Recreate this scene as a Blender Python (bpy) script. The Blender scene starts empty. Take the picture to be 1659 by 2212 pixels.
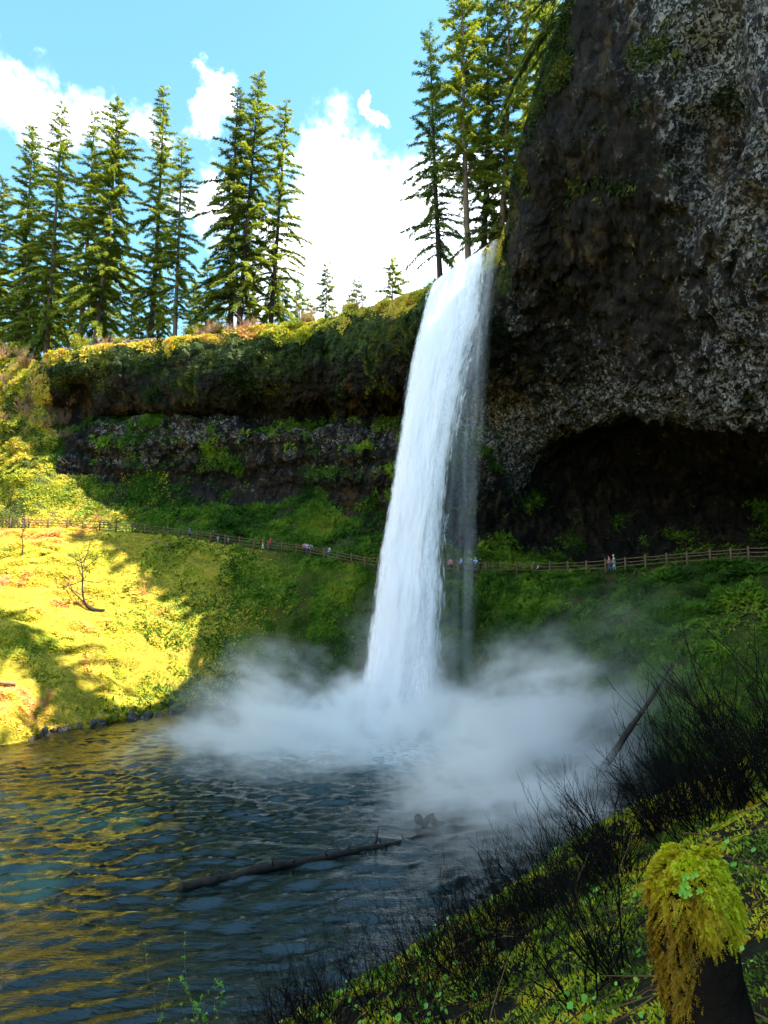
import bpy, math, random
import numpy as np
from mathutils import Vector
rng = np.random.default_rng(7); random.seed(7)
S = bpy.context.scene
# ------------------------------------------------------------------ camera, sky, sun, exposure
H = 11.0; PITCH = math.radians(8.0); F = 1532.0          # pool surface is z = 0, camera 11 m above it
cd = bpy.data.cameras.new('camera'); cam = bpy.data.objects.new('camera', cd)
S.collection.objects.link(cam); S.camera = cam
cam.location = (0, 0, H); cam.rotation_euler = (math.radians(90) + PITCH, 0, 0)
cd.sensor_fit = 'VERTICAL'; cd.sensor_height = 24; cd.lens = F / 2212 * 24
cd.clip_start = 0.1; cd.clip_end = 4000
SUN_EL, SUN_AZ = math.radians(54.5), math.radians(102)      # azimuth measured from +Y towards +X
SUNV = np.array([math.cos(SUN_EL)*math.sin(SUN_AZ), math.cos(SUN_EL)*math.cos(SUN_AZ), math.sin(SUN_EL)])
sl = bpy.data.lights.new('sun', 'SUN'); sl.energy = 5.0; sl.angle = math.radians(0.5); sl.color = (1, .93, .80)
so = bpy.data.objects.new('sun', sl); S.collection.objects.link(so)
so.rotation_euler = Vector(SUNV).to_track_quat('Z', 'Y').to_euler(); so.location = (60, 60, 150)
S.view_settings.view_transform = 'Standard'; S.view_settings.look = 'None'
S.view_settings.exposure = 2.1; S.view_settings.gamma = 1
S.render.engine = 'CYCLES'
cy = S.cycles
cy.max_bounces = 8; cy.diffuse_bounces = 3; cy.glossy_bounces = 3; cy.transmission_bounces = 3
cy.volume_bounces = 6; cy.transparent_max_bounces = 24; cy.use_denoising = True
cy.caustics_reflective = False; cy.caustics_refractive = False; cy.sample_clamp_indirect = 4

def raydir(u, v):
    dx = (u - 829.5)/F; dz = (1106 - v)/F
    return np.array([dx, math.cos(PITCH) - dz*math.sin(PITCH), math.sin(PITCH) + dz*math.cos(PITCH)])
def P(u, v, Y):
    d = raydir(u, v)
    return np.array([0, 0, H]) + d*(Y/d[1])

# node helper
class NT:
    def __init__(s, tree): s.t = tree; tree.nodes.clear()
    def n(s, kind, inp=None, **kw):
        nd = s.t.nodes.new('ShaderNode' + kind)
        for k, v in kw.items(): setattr(nd, k, v)
        for k, v in (inp or {}).items():
            sock = nd.inputs[k]
            if hasattr(v, 'is_linked') or isinstance(v, bpy.types.NodeSocket): s.t.links.new(v, sock)
            else: sock.default_value = v
        return nd
    def math(s, op, a, b=0.0, c=0.0, clamp=False):
        return s.n('Math', {0: a, 1: b, 2: c}, operation=op, use_clamp=clamp).outputs[0]
    def vmath(s, op, a, b=(0, 0, 0)):
        nd = s.n('VectorMath', {0: a, 1: b}, operation=op)
        return nd.outputs['Value'] if op in ('LENGTH', 'DISTANCE', 'DOT_PRODUCT') else nd.outputs[0]
    def sstep(s, x, a, b, lo=0.0, hi=1.0):
        return s.n('MapRange', {0: x, 1: a, 2: b, 3: lo, 4: hi}, interpolation_type='SMOOTHSTEP').outputs[0]
    def lin(s, x, a, b, lo=0.0, hi=1.0):
        return s.n('MapRange', {0: x, 1: a, 2: b, 3: lo, 4: hi}).outputs[0]
    def noise(s, vec, scale, detail=3.0, rough=.55, dist=0.0, col=False):
        nd = s.n('TexNoise', {'Vector': vec, 'Scale': scale, 'Detail': detail, 'Roughness': rough, 'Distortion': dist})
        return nd.outputs['Color' if col else 0]
    def ramp(s, fac, stops):
        nd = s.n('ValToRGB', {0: fac}); e = nd.color_ramp.elements
        while len(e) < len(stops): e.new(.5)
        for el, (p, c) in zip(e, stops): el.position = p; el.color = (*c, 1)
        return nd.outputs[0]
    def mix(s, f, a, b, blend='MIX'):
        nd = s.n('Mix', data_type='RGBA', blend_type=blend)
        for i, v in ((0, f), (6, a), (7, b)):
            if isinstance(v, bpy.types.NodeSocket): s.t.links.new(v, nd.inputs[i])
            else: nd.inputs[i].default_value = v if i == 0 else (*v, 1)
        return nd.outputs[2]

# ---- world: physical sky with clouds placed by direction
w = bpy.data.worlds.new('World'); S.world = w; w.use_nodes = True
t = NT(w.node_tree)
sky = t.n('TexSky', sky_type='NISHITA', sun_disc=False, sun_elevation=SUN_EL, sun_rotation=SUN_AZ,
          air_density=1.0, dust_density=.3, ozone_density=2.0).outputs[0]
sky = t.mix(1.0, sky, (.85, 1.22, 1.12), 'MULTIPLY')
dirv = t.vmath('NORMALIZE', t.n('TexCoord').outputs['Generated'])
wn = t.noise(dirv, 5.5, 6, .6, 0, True)
wv = t.n('VectorMath', {0: wn, 1: (.5, .5, .5)}, operation='SUBTRACT').outputs[0]
wv = t.n('VectorMath', {0: wv, 3: .20}, operation='SCALE').outputs[0]
w2 = t.n('VectorMath', {0: t.noise(dirv, 17, 5, .6, 0, True), 1: (.5, .5, .5)}, operation='SUBTRACT').outputs[0]
dw = t.vmath('ADD', t.vmath('ADD', dirv, wv), t.n('VectorMath', {0: w2, 3: .10}, operation='SCALE').outputs[0])
blobs = [(725,372,90,1),(830,385,95,1),(765,460,150,1),(870,540,150,1),(700,590,120,1),(960,440,140,1),(620,560,110,.9),(560,600,110,.6),(780,650,160,.9),
         (1050,560,120,.8),(60,185,75,.85),(150,195,65,.7),(75,240,60,.8),(225,215,60,.6),(300,240,60,.55),(430,175,55,.75),(388,110,32,.5),
         (440,240,45,.6),(450,370,50,.5),(430,450,70,.8),(833,238,20,.8),(60,85,42,.3),(262,132,30,.3),(15,95,30,.25),
         (-350,300,160,.8),(-750,100,250,.9)]
acc = None
dirs = [(raydir(u, v), r/F/math.sqrt(1+((u-829)/F)**2+((v-1106)/F)**2), st) for (u, v, r, st) in blobs]
dirs += [(np.array(q, float), r, 1.0) for q, r in [((-.6,-.7,.5), .30), ((-.9,-.1,.5), .22), ((-.2,-.4,1.), .20)]]  # unseen clouds behind and overhead, added to brighten the shade
for (c, R_, st) in dirs:
    c = c/np.linalg.norm(c)
    d = t.vmath('DISTANCE', dw, tuple(c))
    m = t.sstep(d, R_*1.45, R_*.2, 0, st)
    acc = m if acc is None else t.math('MAXIMUM', acc, m)
fine = t.noise(dirv, 26, 6, .62)
acc = t.math('ADD', acc, t.math('MULTIPLY', t.math('SUBTRACT', fine, .5), t.sstep(acc, 0.02, .45, 0, 1.1)), clamp=True)
cm = t.sstep(acc, .05, 1.05)
cl = t.ramp(t.noise(dirv, 9, 4), [(.35, (10, 10.8, 12.2)), (.6, (12.5, 12.7, 13.5))])
colr = t.mix(cm, sky, cl)
bg = t.n('Background', {0: colr, 1: .10}); o = t.n('OutputWorld', {0: bg.outputs[0]})

# ------------------------------------------------------------------ numpy noise
def _h(ix, iy, iz, k=0):
    n = (ix.astype(np.int64)*374761393 + iy.astype(np.int64)*668265263 + iz.astype(np.int64)*2147483647 + k*974711) & 0xffffffff
    n = ((n ^ (n >> 13))*1274126177) & 0xffffffff
    n = ((n ^ (n >> 16))*2246822519) & 0xffffffff
    return ((n ^ (n >> 15)) & 0xffffff)/float(0xffffff)
def vnoise(p):
    i = np.floor(p); f = p - i; f = f*f*f*(f*(f*6-15)+10); i = i.astype(np.int64)
    r = 0
    for a in (0, 1):
        wa = f[..., 0] if a else 1-f[..., 0]
        for b in (0, 1):
            wb = f[..., 1] if b else 1-f[..., 1]
            for c in (0, 1):
                wc = f[..., 2] if c else 1-f[..., 2]
                r = r + wa*wb*wc*_h(i[..., 0]+a, i[..., 1]+b, i[..., 2]+c)
    return r*2-1
def fbm(p, scale, oct=4, rough=.5, off=0):
    p = p/scale + off; a = 1; s = 0; r = 0
    for k in range(oct):
        r = r + a*vnoise(p + k*17.3); s += a; a *= rough; p = p*2.03
    return r/s
def voro(p, scale, off=0):
    """distance to the nearest cell point, and that cell's random value"""
    p = p/scale + off; i = np.floor(p).astype(np.int64); best = np.full(p.shape[:-1], 9.0); val = np.zeros(p.shape[:-1]); sec = best.copy()
    for a in (-1, 0, 1):
        for b in (-1, 0, 1):
            for c in (-1, 0, 1):
                j = i + np.array([a, b, c]); q = np.stack([_h(j[..., 0], j[..., 1], j[..., 2], k) for k in (1, 2, 3)], -1) + j
                d = np.linalg.norm(q-p, axis=-1); v = _h(j[..., 0], j[..., 1], j[..., 2], 4)
                m = d < best; sec = np.where(m, best, np.minimum(sec, d)); val = np.where(m, v, val); best = np.where(m, d, best)
    return best, sec, val

# ------------------------------------------------------------------ mesh helpers
C = S.collection
def tag(o, label=None, cat=None, group=None, kind=None):
    if label: o['label'] = label
    if cat: o['category'] = cat
    if group: o['group'] = group
    if kind: o['kind'] = kind
    return o
def mesh(name, V, Fc, mat, parent=None, smooth=False, attr=None):
    V = np.asarray(V, dtype=np.float32).reshape(-1, 3)
    me = bpy.data.meshes.new(name)
    if isinstance(Fc, np.ndarray): groups = [Fc]
    else: groups = [np.asarray(f) for f in Fc if len(f)]
    li = np.concatenate([g.ravel() for g in groups]).astype(np.int32)
    lt = np.concatenate([np.full(len(g), g.shape[1]) for g in groups]).astype(np.int32)
    ls = np.concatenate([[0], np.cumsum(lt)[:-1]]).astype(np.int32)
    me.vertices.add(len(V)); me.vertices.foreach_set('co', V.ravel())
    me.loops.add(len(li)); me.loops.foreach_set('vertex_index', li)
    me.polygons.add(len(lt)); me.polygons.foreach_set('loop_start', ls); me.polygons.foreach_set('loop_total', lt)
    if smooth: me.polygons.foreach_set('use_smooth', np.ones(len(lt), dtype=bool))
    for k, a in (attr or {}).items():
        at = me.attributes.new(k, 'FLOAT', 'POINT'); at.data.foreach_set('value', np.asarray(a, dtype=np.float32).ravel())
    me.update(calc_edges=True); me.validate()
    if mat: me.materials.append(mat)
    o = bpy.data.objects.new(name, me); C.objects.link(o)
    if parent: o.parent = parent
    return o
def empty(name, loc=(0, 0, 0), rz=0):
    e = bpy.data.objects.new(name, None); C.objects.link(e); e.location = loc; e.rotation_euler = (0, 0, rz)
    e.empty_display_size = .3
    return e
def grid_faces(nr, nc):
    a = (np.arange(nr-1)[:, None]*nc + np.arange(nc-1)[None]).ravel()
    return np.stack([a, a+1, a+nc+1, a+nc], 1)
def copy_tree(o, parent=None):
    c = o.copy(); C.objects.link(c); c.parent = parent
    for ch in [x for x in o.children]: copy_tree(ch, c)
    return c
class MB:
    def __init__(s): s.V = []; s.Q = []; s.n = 0; s.A = []
    def add(s, V, Q, a=None):
        V = np.asarray(V, float).reshape(-1, 3); s.V.append(V); s.Q.append(np.asarray(Q) + s.n); s.n += len(V)
        s.A.append(np.full(len(V), 0.5) if a is None else np.broadcast_to(a, len(V)))
    def tube(s, pts, rad, k=6, a=None, noise=0.0):
        pts = np.asarray(pts, float); n = len(pts); rad = np.broadcast_to(np.asarray(rad, float), n)
        T = np.gradient(pts, axis=0); T /= np.linalg.norm(T, axis=1, keepdims=True)+1e-9
        up = np.array([.13, .27, .95]); 
        if abs(T[0] @ up) > .9: up = np.array([1, .1, .05])
        U = np.cross(T, up); U /= np.linalg.norm(U, axis=1, keepdims=True)+1e-9; W = np.cross(T, U)
        th = np.linspace(0, 2*np.pi, k, endpoint=False)
        R = rad[:, None, None]
        ring = pts[:, None] + R*(np.cos(th)[None, :, None]*U[:, None] + np.sin(th)[None, :, None]*W[:, None])
        if noise: ring = pts[:, None] + (ring - pts[:, None])*(1+noise*fbm(ring, max(rad)*1.2, 3)[..., None])
        V = ring.reshape(-1, 3); q = []
        i = np.arange(n-1)[:, None]*k; j = np.arange(k)[None]; jn = (j+1) % k
        q = np.stack([i+j, i+jn, i+k+jn, i+k+j], -1).reshape(-1, 4)
        V = np.concatenate([V, pts[[0, -1]]]); c0 = n*k; c1 = n*k+1; j = np.arange(k); jn = (j+1) % k
        caps = np.concatenate([np.stack([jn, j, np.full(k, c0), np.full(k, c0)], 1), np.stack([(n-1)*k+j, (n-1)*k+jn, np.full(k, c1), np.full(k, c1)], 1)])
        s.tri = getattr(s, 'tri', []); s.tri.append(caps[:, :3] + s.n)
        s.add(V, q, a)
    def box(s, c, sz, ax=None, a=None):
        c = np.asarray(c, float); sz = np.asarray(sz, float)/2
        ax = np.eye(3) if ax is None else np.asarray(ax)
        k = np.array([[x, y, z] for x in (-1, 1) for y in (-1, 1) for z in (-1, 1)])*sz
        s.add(c + k @ ax, [[0, 1, 3, 2], [4, 6, 7, 5], [0, 4, 5, 1], [2, 3, 7, 6], [0, 2, 6, 4], [1, 5, 7, 3]], a)
    def kites(s, Pp, D, N, L, W, a=None):
        """leaf shapes: base point Pp, direction D, width vector from N x D"""
        D = D/(np.linalg.norm(D, axis=1, keepdims=True)+1e-9); Wd = np.cross(N, D); Wd /= np.linalg.norm(Wd, axis=1, keepdims=True)+1e-9
        L = np.asarray(L).reshape(-1, 1); W = np.asarray(W).reshape(-1, 1)
        V = np.stack([Pp, Pp + D*L*.45 + Wd*W*.5, Pp + D*L, Pp + D*L*.45 - Wd*W*.5], 1)
        n = len(Pp); q = np.arange(n*4).reshape(n, 4)
        s.V.append(V.reshape(-1, 3)); s.Q.append(q + s.n); s.n += n*4
        s.A.append(np.repeat(np.full(n, .5) if a is None else np.asarray(a), 4))
    def build(s, name, mat, parent=None, smooth=False):
        fc = [np.concatenate(s.Q)]
        if getattr(s, 'tri', None): fc.append(np.concatenate(s.tri))
        return mesh(name, np.concatenate(s.V), fc, mat, parent, smooth, {'tint': np.concatenate(s.A)})

# ------------------------------------------------------------------ materials
M = {}
def material(name, disp=None):
    m = bpy.data.materials.new(name); m.use_nodes = True; t = NT(m.node_tree); M[name] = m
    return t
def finish(t, bsdf, vol=None):
    o = t.n('OutputMaterial')
    if bsdf is not None: t.t.links.new(bsdf, o.inputs[0])
    if vol is not None: t.t.links.new(vol, o.inputs[1])
def plain(name, col, rough=.8, var=.25, scale=6, bump=.02, bscale=20, spec=.12):
    t = material(name); p = t.n('NewGeometry').outputs['Position']
    f = t.noise(p, scale, 4)
    c = t.mix(f, tuple(x*(1-var) for x in col), tuple(min(1, x*(1+var)) for x in col))
    b = t.n('Bump', {'Strength': .6, 'Distance': bump, 'Height': t.noise(p, bscale, 4)}).outputs[0]
    s = t.n('BsdfPrincipled', {'Base Color': c, 'Roughness': rough, 'Normal': b, 'Specular IOR Level': spec})
    finish(t, s.outputs[0]); return M[name]
def foliage(name, stops, transl=.35, scale=.35, spec=.2, rough=.6):
    """leaf material: the tint attribute and a large noise choose a colour of the ramp"""
    t = material(name); p = t.n('NewGeometry').outputs['Position']
    a = t.n('Attribute', attribute_name='tint').outputs['Fac']
    f = t.math('ADD', t.math('MULTIPLY', a, .65), t.math('MULTIPLY', t.noise(p, scale, 3), .35), clamp=True)
    c = t.ramp(f, stops)
    s = t.n('BsdfPrincipled', {'Base Color': c, 'Roughness': rough, 'Specular IOR Level': spec})
    tr = t.n('BsdfTranslucent', {'Color': t.mix(1.0, c, (1.5, 1.4, .6), 'MULTIPLY')})
    mx = t.n('MixShader', {0: transl, 1: s.outputs[0], 2: tr.outputs[0]})
    finish(t, mx.outputs[0]); return M[name]

# rock of the amphitheatre
t = material('basalt'); p = t.n('NewGeometry').outputs['Position']; nz = t.n('NewGeometry').outputs['Normal']
vo = t.n('TexVoronoi', {'Vector': t.vmath('MULTIPLY', p, (1, 1, .7)), 'Scale': 1.5, 'Randomness': 1.0}); vcol = t.n('SeparateColor', {0: vo.outputs['Color']}).outputs[0]
vo2 = t.n('TexVoronoi', {'Vector': t.vmath('ADD', p, t.noise(p, 2.0, 3, .6, 0, True)), 'Scale': 4.2}); vcol2 = t.n('SeparateColor', {0: vo2.outputs['Color']}).outputs[1]
big = t.noise(p, .07, 5, .6); med = t.noise(p, .45, 5, .6); sm = t.noise(p, 3.5, 5, .65)
grey = t.n('Attribute', attribute_name='pale').outputs['Fac']; moss = t.n('Attribute', attribute_name='moss').outputs['Fac']
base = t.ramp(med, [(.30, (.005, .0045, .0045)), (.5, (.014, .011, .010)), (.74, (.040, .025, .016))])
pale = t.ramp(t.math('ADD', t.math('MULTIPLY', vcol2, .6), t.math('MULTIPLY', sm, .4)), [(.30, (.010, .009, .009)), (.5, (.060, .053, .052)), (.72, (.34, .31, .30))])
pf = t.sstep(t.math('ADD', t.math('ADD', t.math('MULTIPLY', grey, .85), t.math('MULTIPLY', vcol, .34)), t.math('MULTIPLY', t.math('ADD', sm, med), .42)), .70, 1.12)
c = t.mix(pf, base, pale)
ochre = t.sstep(t.math('MULTIPLY', t.noise(t.vmath('MULTIPLY', p, (1, 1, .25)), .30, 5, .65), t.math('ADD', .8, t.math('MULTIPLY', sm, .4))), .56, .72)
c = t.mix(t.math('MULTIPLY', ochre, t.math('SUBTRACT', .62, t.math('MULTIPLY', grey, .45))), c, (.13, .070, .022))
up = t.n('SeparateXYZ', {0: nz}).outputs[2]
mf = t.sstep(t.math('ADD', t.math('ADD', moss, t.math('MULTIPLY', t.math('SUBTRACT', med, .5), 1.1)), t.math('ADD', t.math('MULTIPLY', up, .25), t.math('MULTIPLY', t.math('SUBTRACT', sm, .5), .9))), .45, .75)
mc = t.ramp(t.noise(p, 1.3, 5, .7), [(.3, (.012, .022, .006)), (.5, (.035, .06, .012)), (.7, (.12, .12, .02))])
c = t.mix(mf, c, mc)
hgt = t.math('ADD', t.math('MULTIPLY', vo.outputs['Distance'], .5), t.math('MULTIPLY', sm, .5))
b = t.n('Bump', {'Strength': 1.0, 'Distance': .6, 'Height': hgt})
b2 = t.n('Bump', {'Strength': .7, 'Distance': .16, 'Height': t.noise(p, 8, 5, .7), 'Normal': b.outputs[0]})
s_ = t.n('BsdfPrincipled', {'Base Color': c, 'Roughness': .75, 'Normal': b2.outputs[0], 'Specular IOR Level': .16})
finish(t, s_.outputs[0])

# soil and moss of slopes
def soil(name, dark, mid, light, brown, sc=1.0):
    t = material(name); p = t.n('NewGeometry').outputs['Position']
    n1 = t.noise(p, .25*sc, 5, .6); n2 = t.noise(p, 2.2*sc, 5, .7); n3 = t.noise(p, 9*sc, 3, .7)
    c = t.ramp(t.math('ADD', t.math('MULTIPLY', n1, .45), t.math('MULTIPLY', n2, .55)), [(.32, dark), (.5, mid), (.68, light)])
    br = t.sstep(t.math('ADD', t.noise(p, .14*sc, 4, .6), t.math('MULTIPLY', t.math('SUBTRACT', n2, .5), .5)), .52, .66)
    c = t.mix(br, c, brown)
    dr = t.n('Attribute', attribute_name='dry_sunlit').outputs['Fac']
    c = t.mix(dr, c, t.ramp(n2, [(.3, (.10, .07, .02)), (.5, (.30, .24, .02)), (.7, (.46, .36, .04))]))  # drier soil, with sunlight brightened into its colour
    b = t.n('Bump', {'Strength': .9, 'Distance': .25/sc, 'Height': t.math('ADD', n2, t.math('MULTIPLY', n3, .4))})
    s_ = t.n('BsdfPrincipled', {'Base Color': c, 'Roughness': .9, 'Normal': b.outputs[0], 'Specular IOR Level': .15})
    finish(t, s_.outputs[0]); return M[name]
soil('slope_soil', (.010, .018, .004), (.030, .05, .007), (.08, .10, .012), (.05, .028, .015))
soil('bank_soil', (.004, .004, .002), (.010, .010, .004), (.028, .028, .006), (.022, .012, .007), 6)
plain('trail_dirt', (.09, .065, .045), .95, .3, 1.5, .05, 6)
plain('plateau_soil', (.09, .085, .03), .95, .4, .6, .1, 3)
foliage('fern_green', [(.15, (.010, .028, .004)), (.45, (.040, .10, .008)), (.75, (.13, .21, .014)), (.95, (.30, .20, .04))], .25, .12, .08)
foliage('sun_tinted_green', [(.15, (.16, .22, .014)), (.4, (.42, .39, .03)), (.66, (.60, .45, .06)), (.85, (.50, .22, .10))], .3, .10)  # yellow growth with sunlight put into the colour
foliage('cliff_moss_leaf', [(.25, (.008, .018, .005)), (.55, (.028, .052, .009)), (.85, (.15, .15, .02))], .25, .3)
foliage('fir_green', [(.1, (.05, .09, .014)), (.5, (.17, .21, .025)), (.9, (.38, .38, .045))], .45, .25)
foliage('fir_dark', [(.1, (.03, .05, .012)), (.5, (.09, .12, .02)), (.9, (.22, .24, .03))], .4, .25)
foliage('fir_blue', [(.1, (.04, .08, .03)), (.5, (.12, .18, .05)), (.9, (.30, .32, .06))], .4, .25)
foliage('near_moss', [(.08, (.03, .06, .004)), (.35, (.18, .28, .010)), (.6, (.50, .50, .016)), (.85, (.56, .34, .018))], .3, 1.6, .25, .5)
foliage('clover', [(.1, (.06, .20, .02)), (.5, (.16, .42, .04)), (.9, (.38, .62, .09))], .35, 2, .4, .4)
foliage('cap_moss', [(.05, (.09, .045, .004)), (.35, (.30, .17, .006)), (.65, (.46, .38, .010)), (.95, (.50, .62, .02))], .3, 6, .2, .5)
foliage('bush_leaf', [(.1, (.10, .14, .01)), (.5, (.26, .27, .025)), (.9, (.40, .30, .05))], .35, .3)
foliage('litter', [(.1, (.03, .016, .008)), (.5, (.10, .05, .02)), (.9, (.22, .12, .05))], .1, 3)
plain('bark', (.15, .10, .07), .9, .45, 2.5, .08, 5)
plain('bark_dark', (.040, .030, .024), .9, .4, 2.5, .08, 5)
plain('twig_black', (.007, .006, .0055), .9, .4, 9, .004, 60, .03)
plain('twig_tan', (.34, .19, .12), .8, .3, 3, .01, 20)
plain('fence_wood', (.13, .085, .055), .85, .3, 3, .01, 20)
plain('log_wood', (.028, .022, .019), .5, .6, 1.2, .05, 7)
plain('stump_wood', (.010, .007, .005), .95, .5, 14, .012, 45, .04)
plain('pale_wood', (.22, .13, .08), .85, .4, 4, .02, 15)
plain('boulder_stone', (.075, .066, .06), .8, .5, 1.8, .06, 8)
plain('wall_stone', (.16, .14, .12), .85, .4, 3, .04, 8)
plain('skin', (.45, .27, .19), .5, .05); plain('hair_brown', (.04, .025, .015), .6)

# water
t = material('pool_water'); p = t.n('NewGeometry').outputs['Position']
BASE = (1.4, 65.0)
rel = t.vmath('SUBTRACT', p, (BASE[0], BASE[1], 0)); rel = t.vmath('MULTIPLY', rel, (1, 1.0, 0))
r = t.vmath('LENGTH', rel)
fo = t.math('ADD', r, t.math('MULTIPLY', t.math('SUBTRACT', t.noise(t.vmath('MULTIPLY', p, (.6, 1.6, 1)), .35, 6, .7), .5), 26))
foam = t.sstep(fo, 15, 6)
foam = t.math('MULTIPLY', foam, t.sstep(t.noise(t.vmath('MULTIPLY', p, (1, 2.2, 1)), 1.6, 5, .75), .38, .62))
milk = t.sstep(fo, 23, 4)
deep = t.ramp(t.lin(t.n('SeparateXYZ', {0: p}).outputs[0], -45, 0), [(0, (.06, .036, .009)), (.3, (.022, .018, .006)), (.6, (.003, .011, .009))])
c = t.mix(milk, deep, (.008, .050, .045)); c = t.mix(foam, c, (.75, .82, .85))
b = t.n('Bump', {'Strength': 1.0, 'Distance': .045, 'Height': t.noise(t.vmath('MULTIPLY', p, (.7, 1.8, 1)), 3.4, 4, .6)})
s_ = t.n('BsdfPrincipled', {'Base Color': c, 'Roughness': t.lin(foam, 0, 1, .035, .6), 'IOR': 1.45, 'Normal': b.outputs[0], 'Specular IOR Level': .8})
finish(t, s_.outputs[0])

def falls_mat(name, lo, hi, edge, sx, sy, seedv, top=1.0):
    """white water whose opacity breaks into vertical streaks; attributes su (0..1 across) and sv (metres fallen)"""
    t = material(name)
    su = t.n('Attribute', attribute_name='su').outputs['Fac']; sv = t.n('Attribute', attribute_name='sv').outputs['Fac']
    vec = t.n('CombineXYZ', {0: t.math('MULTIPLY', su, sx), 1: t.math('MULTIPLY', sv, sy), 2: seedv}).outputs[0]
    n = t.noise(vec, 1, 7, .62, .35)
    n2 = t.noise(t.n('CombineXYZ', {0: t.math('MULTIPLY', su, sx*5), 1: t.math('MULTIPLY', sv, sy*6), 2: seedv+5}).outputs[0], 1, 4, .6)
    e = t.math('MINIMUM', su, t.math('SUBTRACT', 1, su))
    ed = t.math('MINIMUM', t.sstep(su, 0, edge*.5), t.sstep(t.math('SUBTRACT', 1, su), 0, edge*1.5))
    a = t.math('ADD', t.math('MULTIPLY', t.math('SUBTRACT', n, .5), 1.6), t.math('MULTIPLY', t.math('MULTIPLY', t.math('SUBTRACT', n2, .5), 2.0), t.math('SUBTRACT', 1.15, ed)))
    a = t.math('ADD', a, t.math('SUBTRACT', t.math('MULTIPLY', ed, 1.7), .55))
    if top < .6: a = t.math('SUBTRACT', a, t.sstep(sv, 8, 36, 0, .35))
    a = t.sstep(a, lo, hi)
    a = t.math('MULTIPLY', a, t.sstep(e, 0, .06))
    d = t.n('BsdfDiffuse', {0: (.97, .95, 1, 1)}); tr = t.n('BsdfTranslucent', {0: (.97, .95, 1, 1)})
    m = t.n('MixShader', {0: .4, 1: d.outputs[0], 2: tr.outputs[0]})
    m = t.n('MixShader', {0: t.math('MULTIPLY', a, top), 1: t.n('BsdfTransparent').outputs[0], 2: m.outputs[0]})
    finish(t, m.outputs[0]); return M[name]
falls_mat('falls_core', -.15, .8, .30, 6, .10, 3.1)
falls_mat('falls_outer', .0, 1.3, .45, 9, .09, 8.3, .85)
falls_mat('falls_veil', .35, 1.7, .3, 6, .035, 21.0, .30)

# ------------------------------------------------------------------ amphitheatre: control columns
# trail edge at the fence, from left to right (pixel u, v and distance)
TR = [(-250,1135,98),(62,1140,100.5),(145,1142,101),(285,1149,102),(425,1166,101),(549,1184,99),(671,1199,97),(788,1223,92),(900,1230,90),(1010,1234,88),(1120,1238,84.5),(1270,1236,79.5),(1440,1222,74),(1620,1210,69),(1850,1200,62)]
trail = [P(*q) for q in TR]
pre = [np.array(q, float) for q in [(-85,-30,24),(-92,20,24),(-88,65,23)]]
post = [np.array(q, float) for q in [(44,38,18.5),(46,15,21),(48,-30,26)]]
shore = [(-60,-30),(-62,0),(-55,30),(-44,50),(-33,61),(-30,68.5),(-25.5,76.5),(-20.5,83),(-15,85),(-8,86),(-1,84),(4,81),(8.5,77),(13,70),(17.5,62),(21.5,54),(25,46),(28,38),(29,25),(29,12),(28,-30)]
trail = pre + trail + post
up = {  # rows above the trail: cliff base, ledge lip, recess, brow bottom, brow, rim
 3: [(-255,1040,103),(-260,960,106),(-265,890,109),(-270,830,112),(-275,780,115),(-280,735,119)],
 4: [(60,1040,106),(60,960,109),(60,895,110.5),(58,850,110.5),(58,812,111),(62,778,112.5)],
 5: [(140,1040,108),(140,972,110),(140,900,114.5),(132,858,110),(120,805,108),(112,764,109)],
 6: [(275,1045,110),(272,930,109.5),(270,902,113),(266,870,109),(260,795,106.8),(255,745,108)],
 7: [(425,1045,111.5),(420,926,109),(418,897,112),(415,860,107),(410,785,104.6),(405,730,106)],
 8: [(548,1055,110),(545,935,107),(545,902,110.5),(545,852,104.5),(545,775,102),(545,712,103.5)],
 9: [(668,1070,107),(665,945,104),(665,905,108),(668,840,101.5),(670,760,99),(672,696,100.5)],
 10: [(785,1110,104),(785,955,101),(785,900,105),(788,825,97),(790,735,94),(795,664,95.5)],
 11: [(898,1140,100),(900,970,98),(905,900,106),(905,800,92),(912,700,87.6),(925,622,89)],
 12: [(1015,1165,98),(1020,1000,97),(1030,890,100),(1045,780,84),(1065,640,77),(1078,518,77)],
 13: [(1125,1190,99),(1130,1040,99),(1140,925,94),(1145,740,80),(1125,540,70),(1103,390,69)],
 14: [(1275,1202,101),(1270,1060,102),(1265,955,88),(1260,745,77),(1205,430,63.5),(1142,240,63)],
 15: [(1450,1192,98),(1450,1060,102),(1440,960,80),(1420,790,69),(1320,300,57),(1224,10,57)],
 16: [(1620,1188,92),(1620,1060,96),(1620,960,72),(1600,800,61),(1520,200,51),(1380,-280,50)],
 17: [(1850,1175,80),(1850,1060,84),(1850,980,62),(1830,780,53),(1760,100,44),(1650,-500,43)]}
NC = len(trail); ctrl = []
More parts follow.
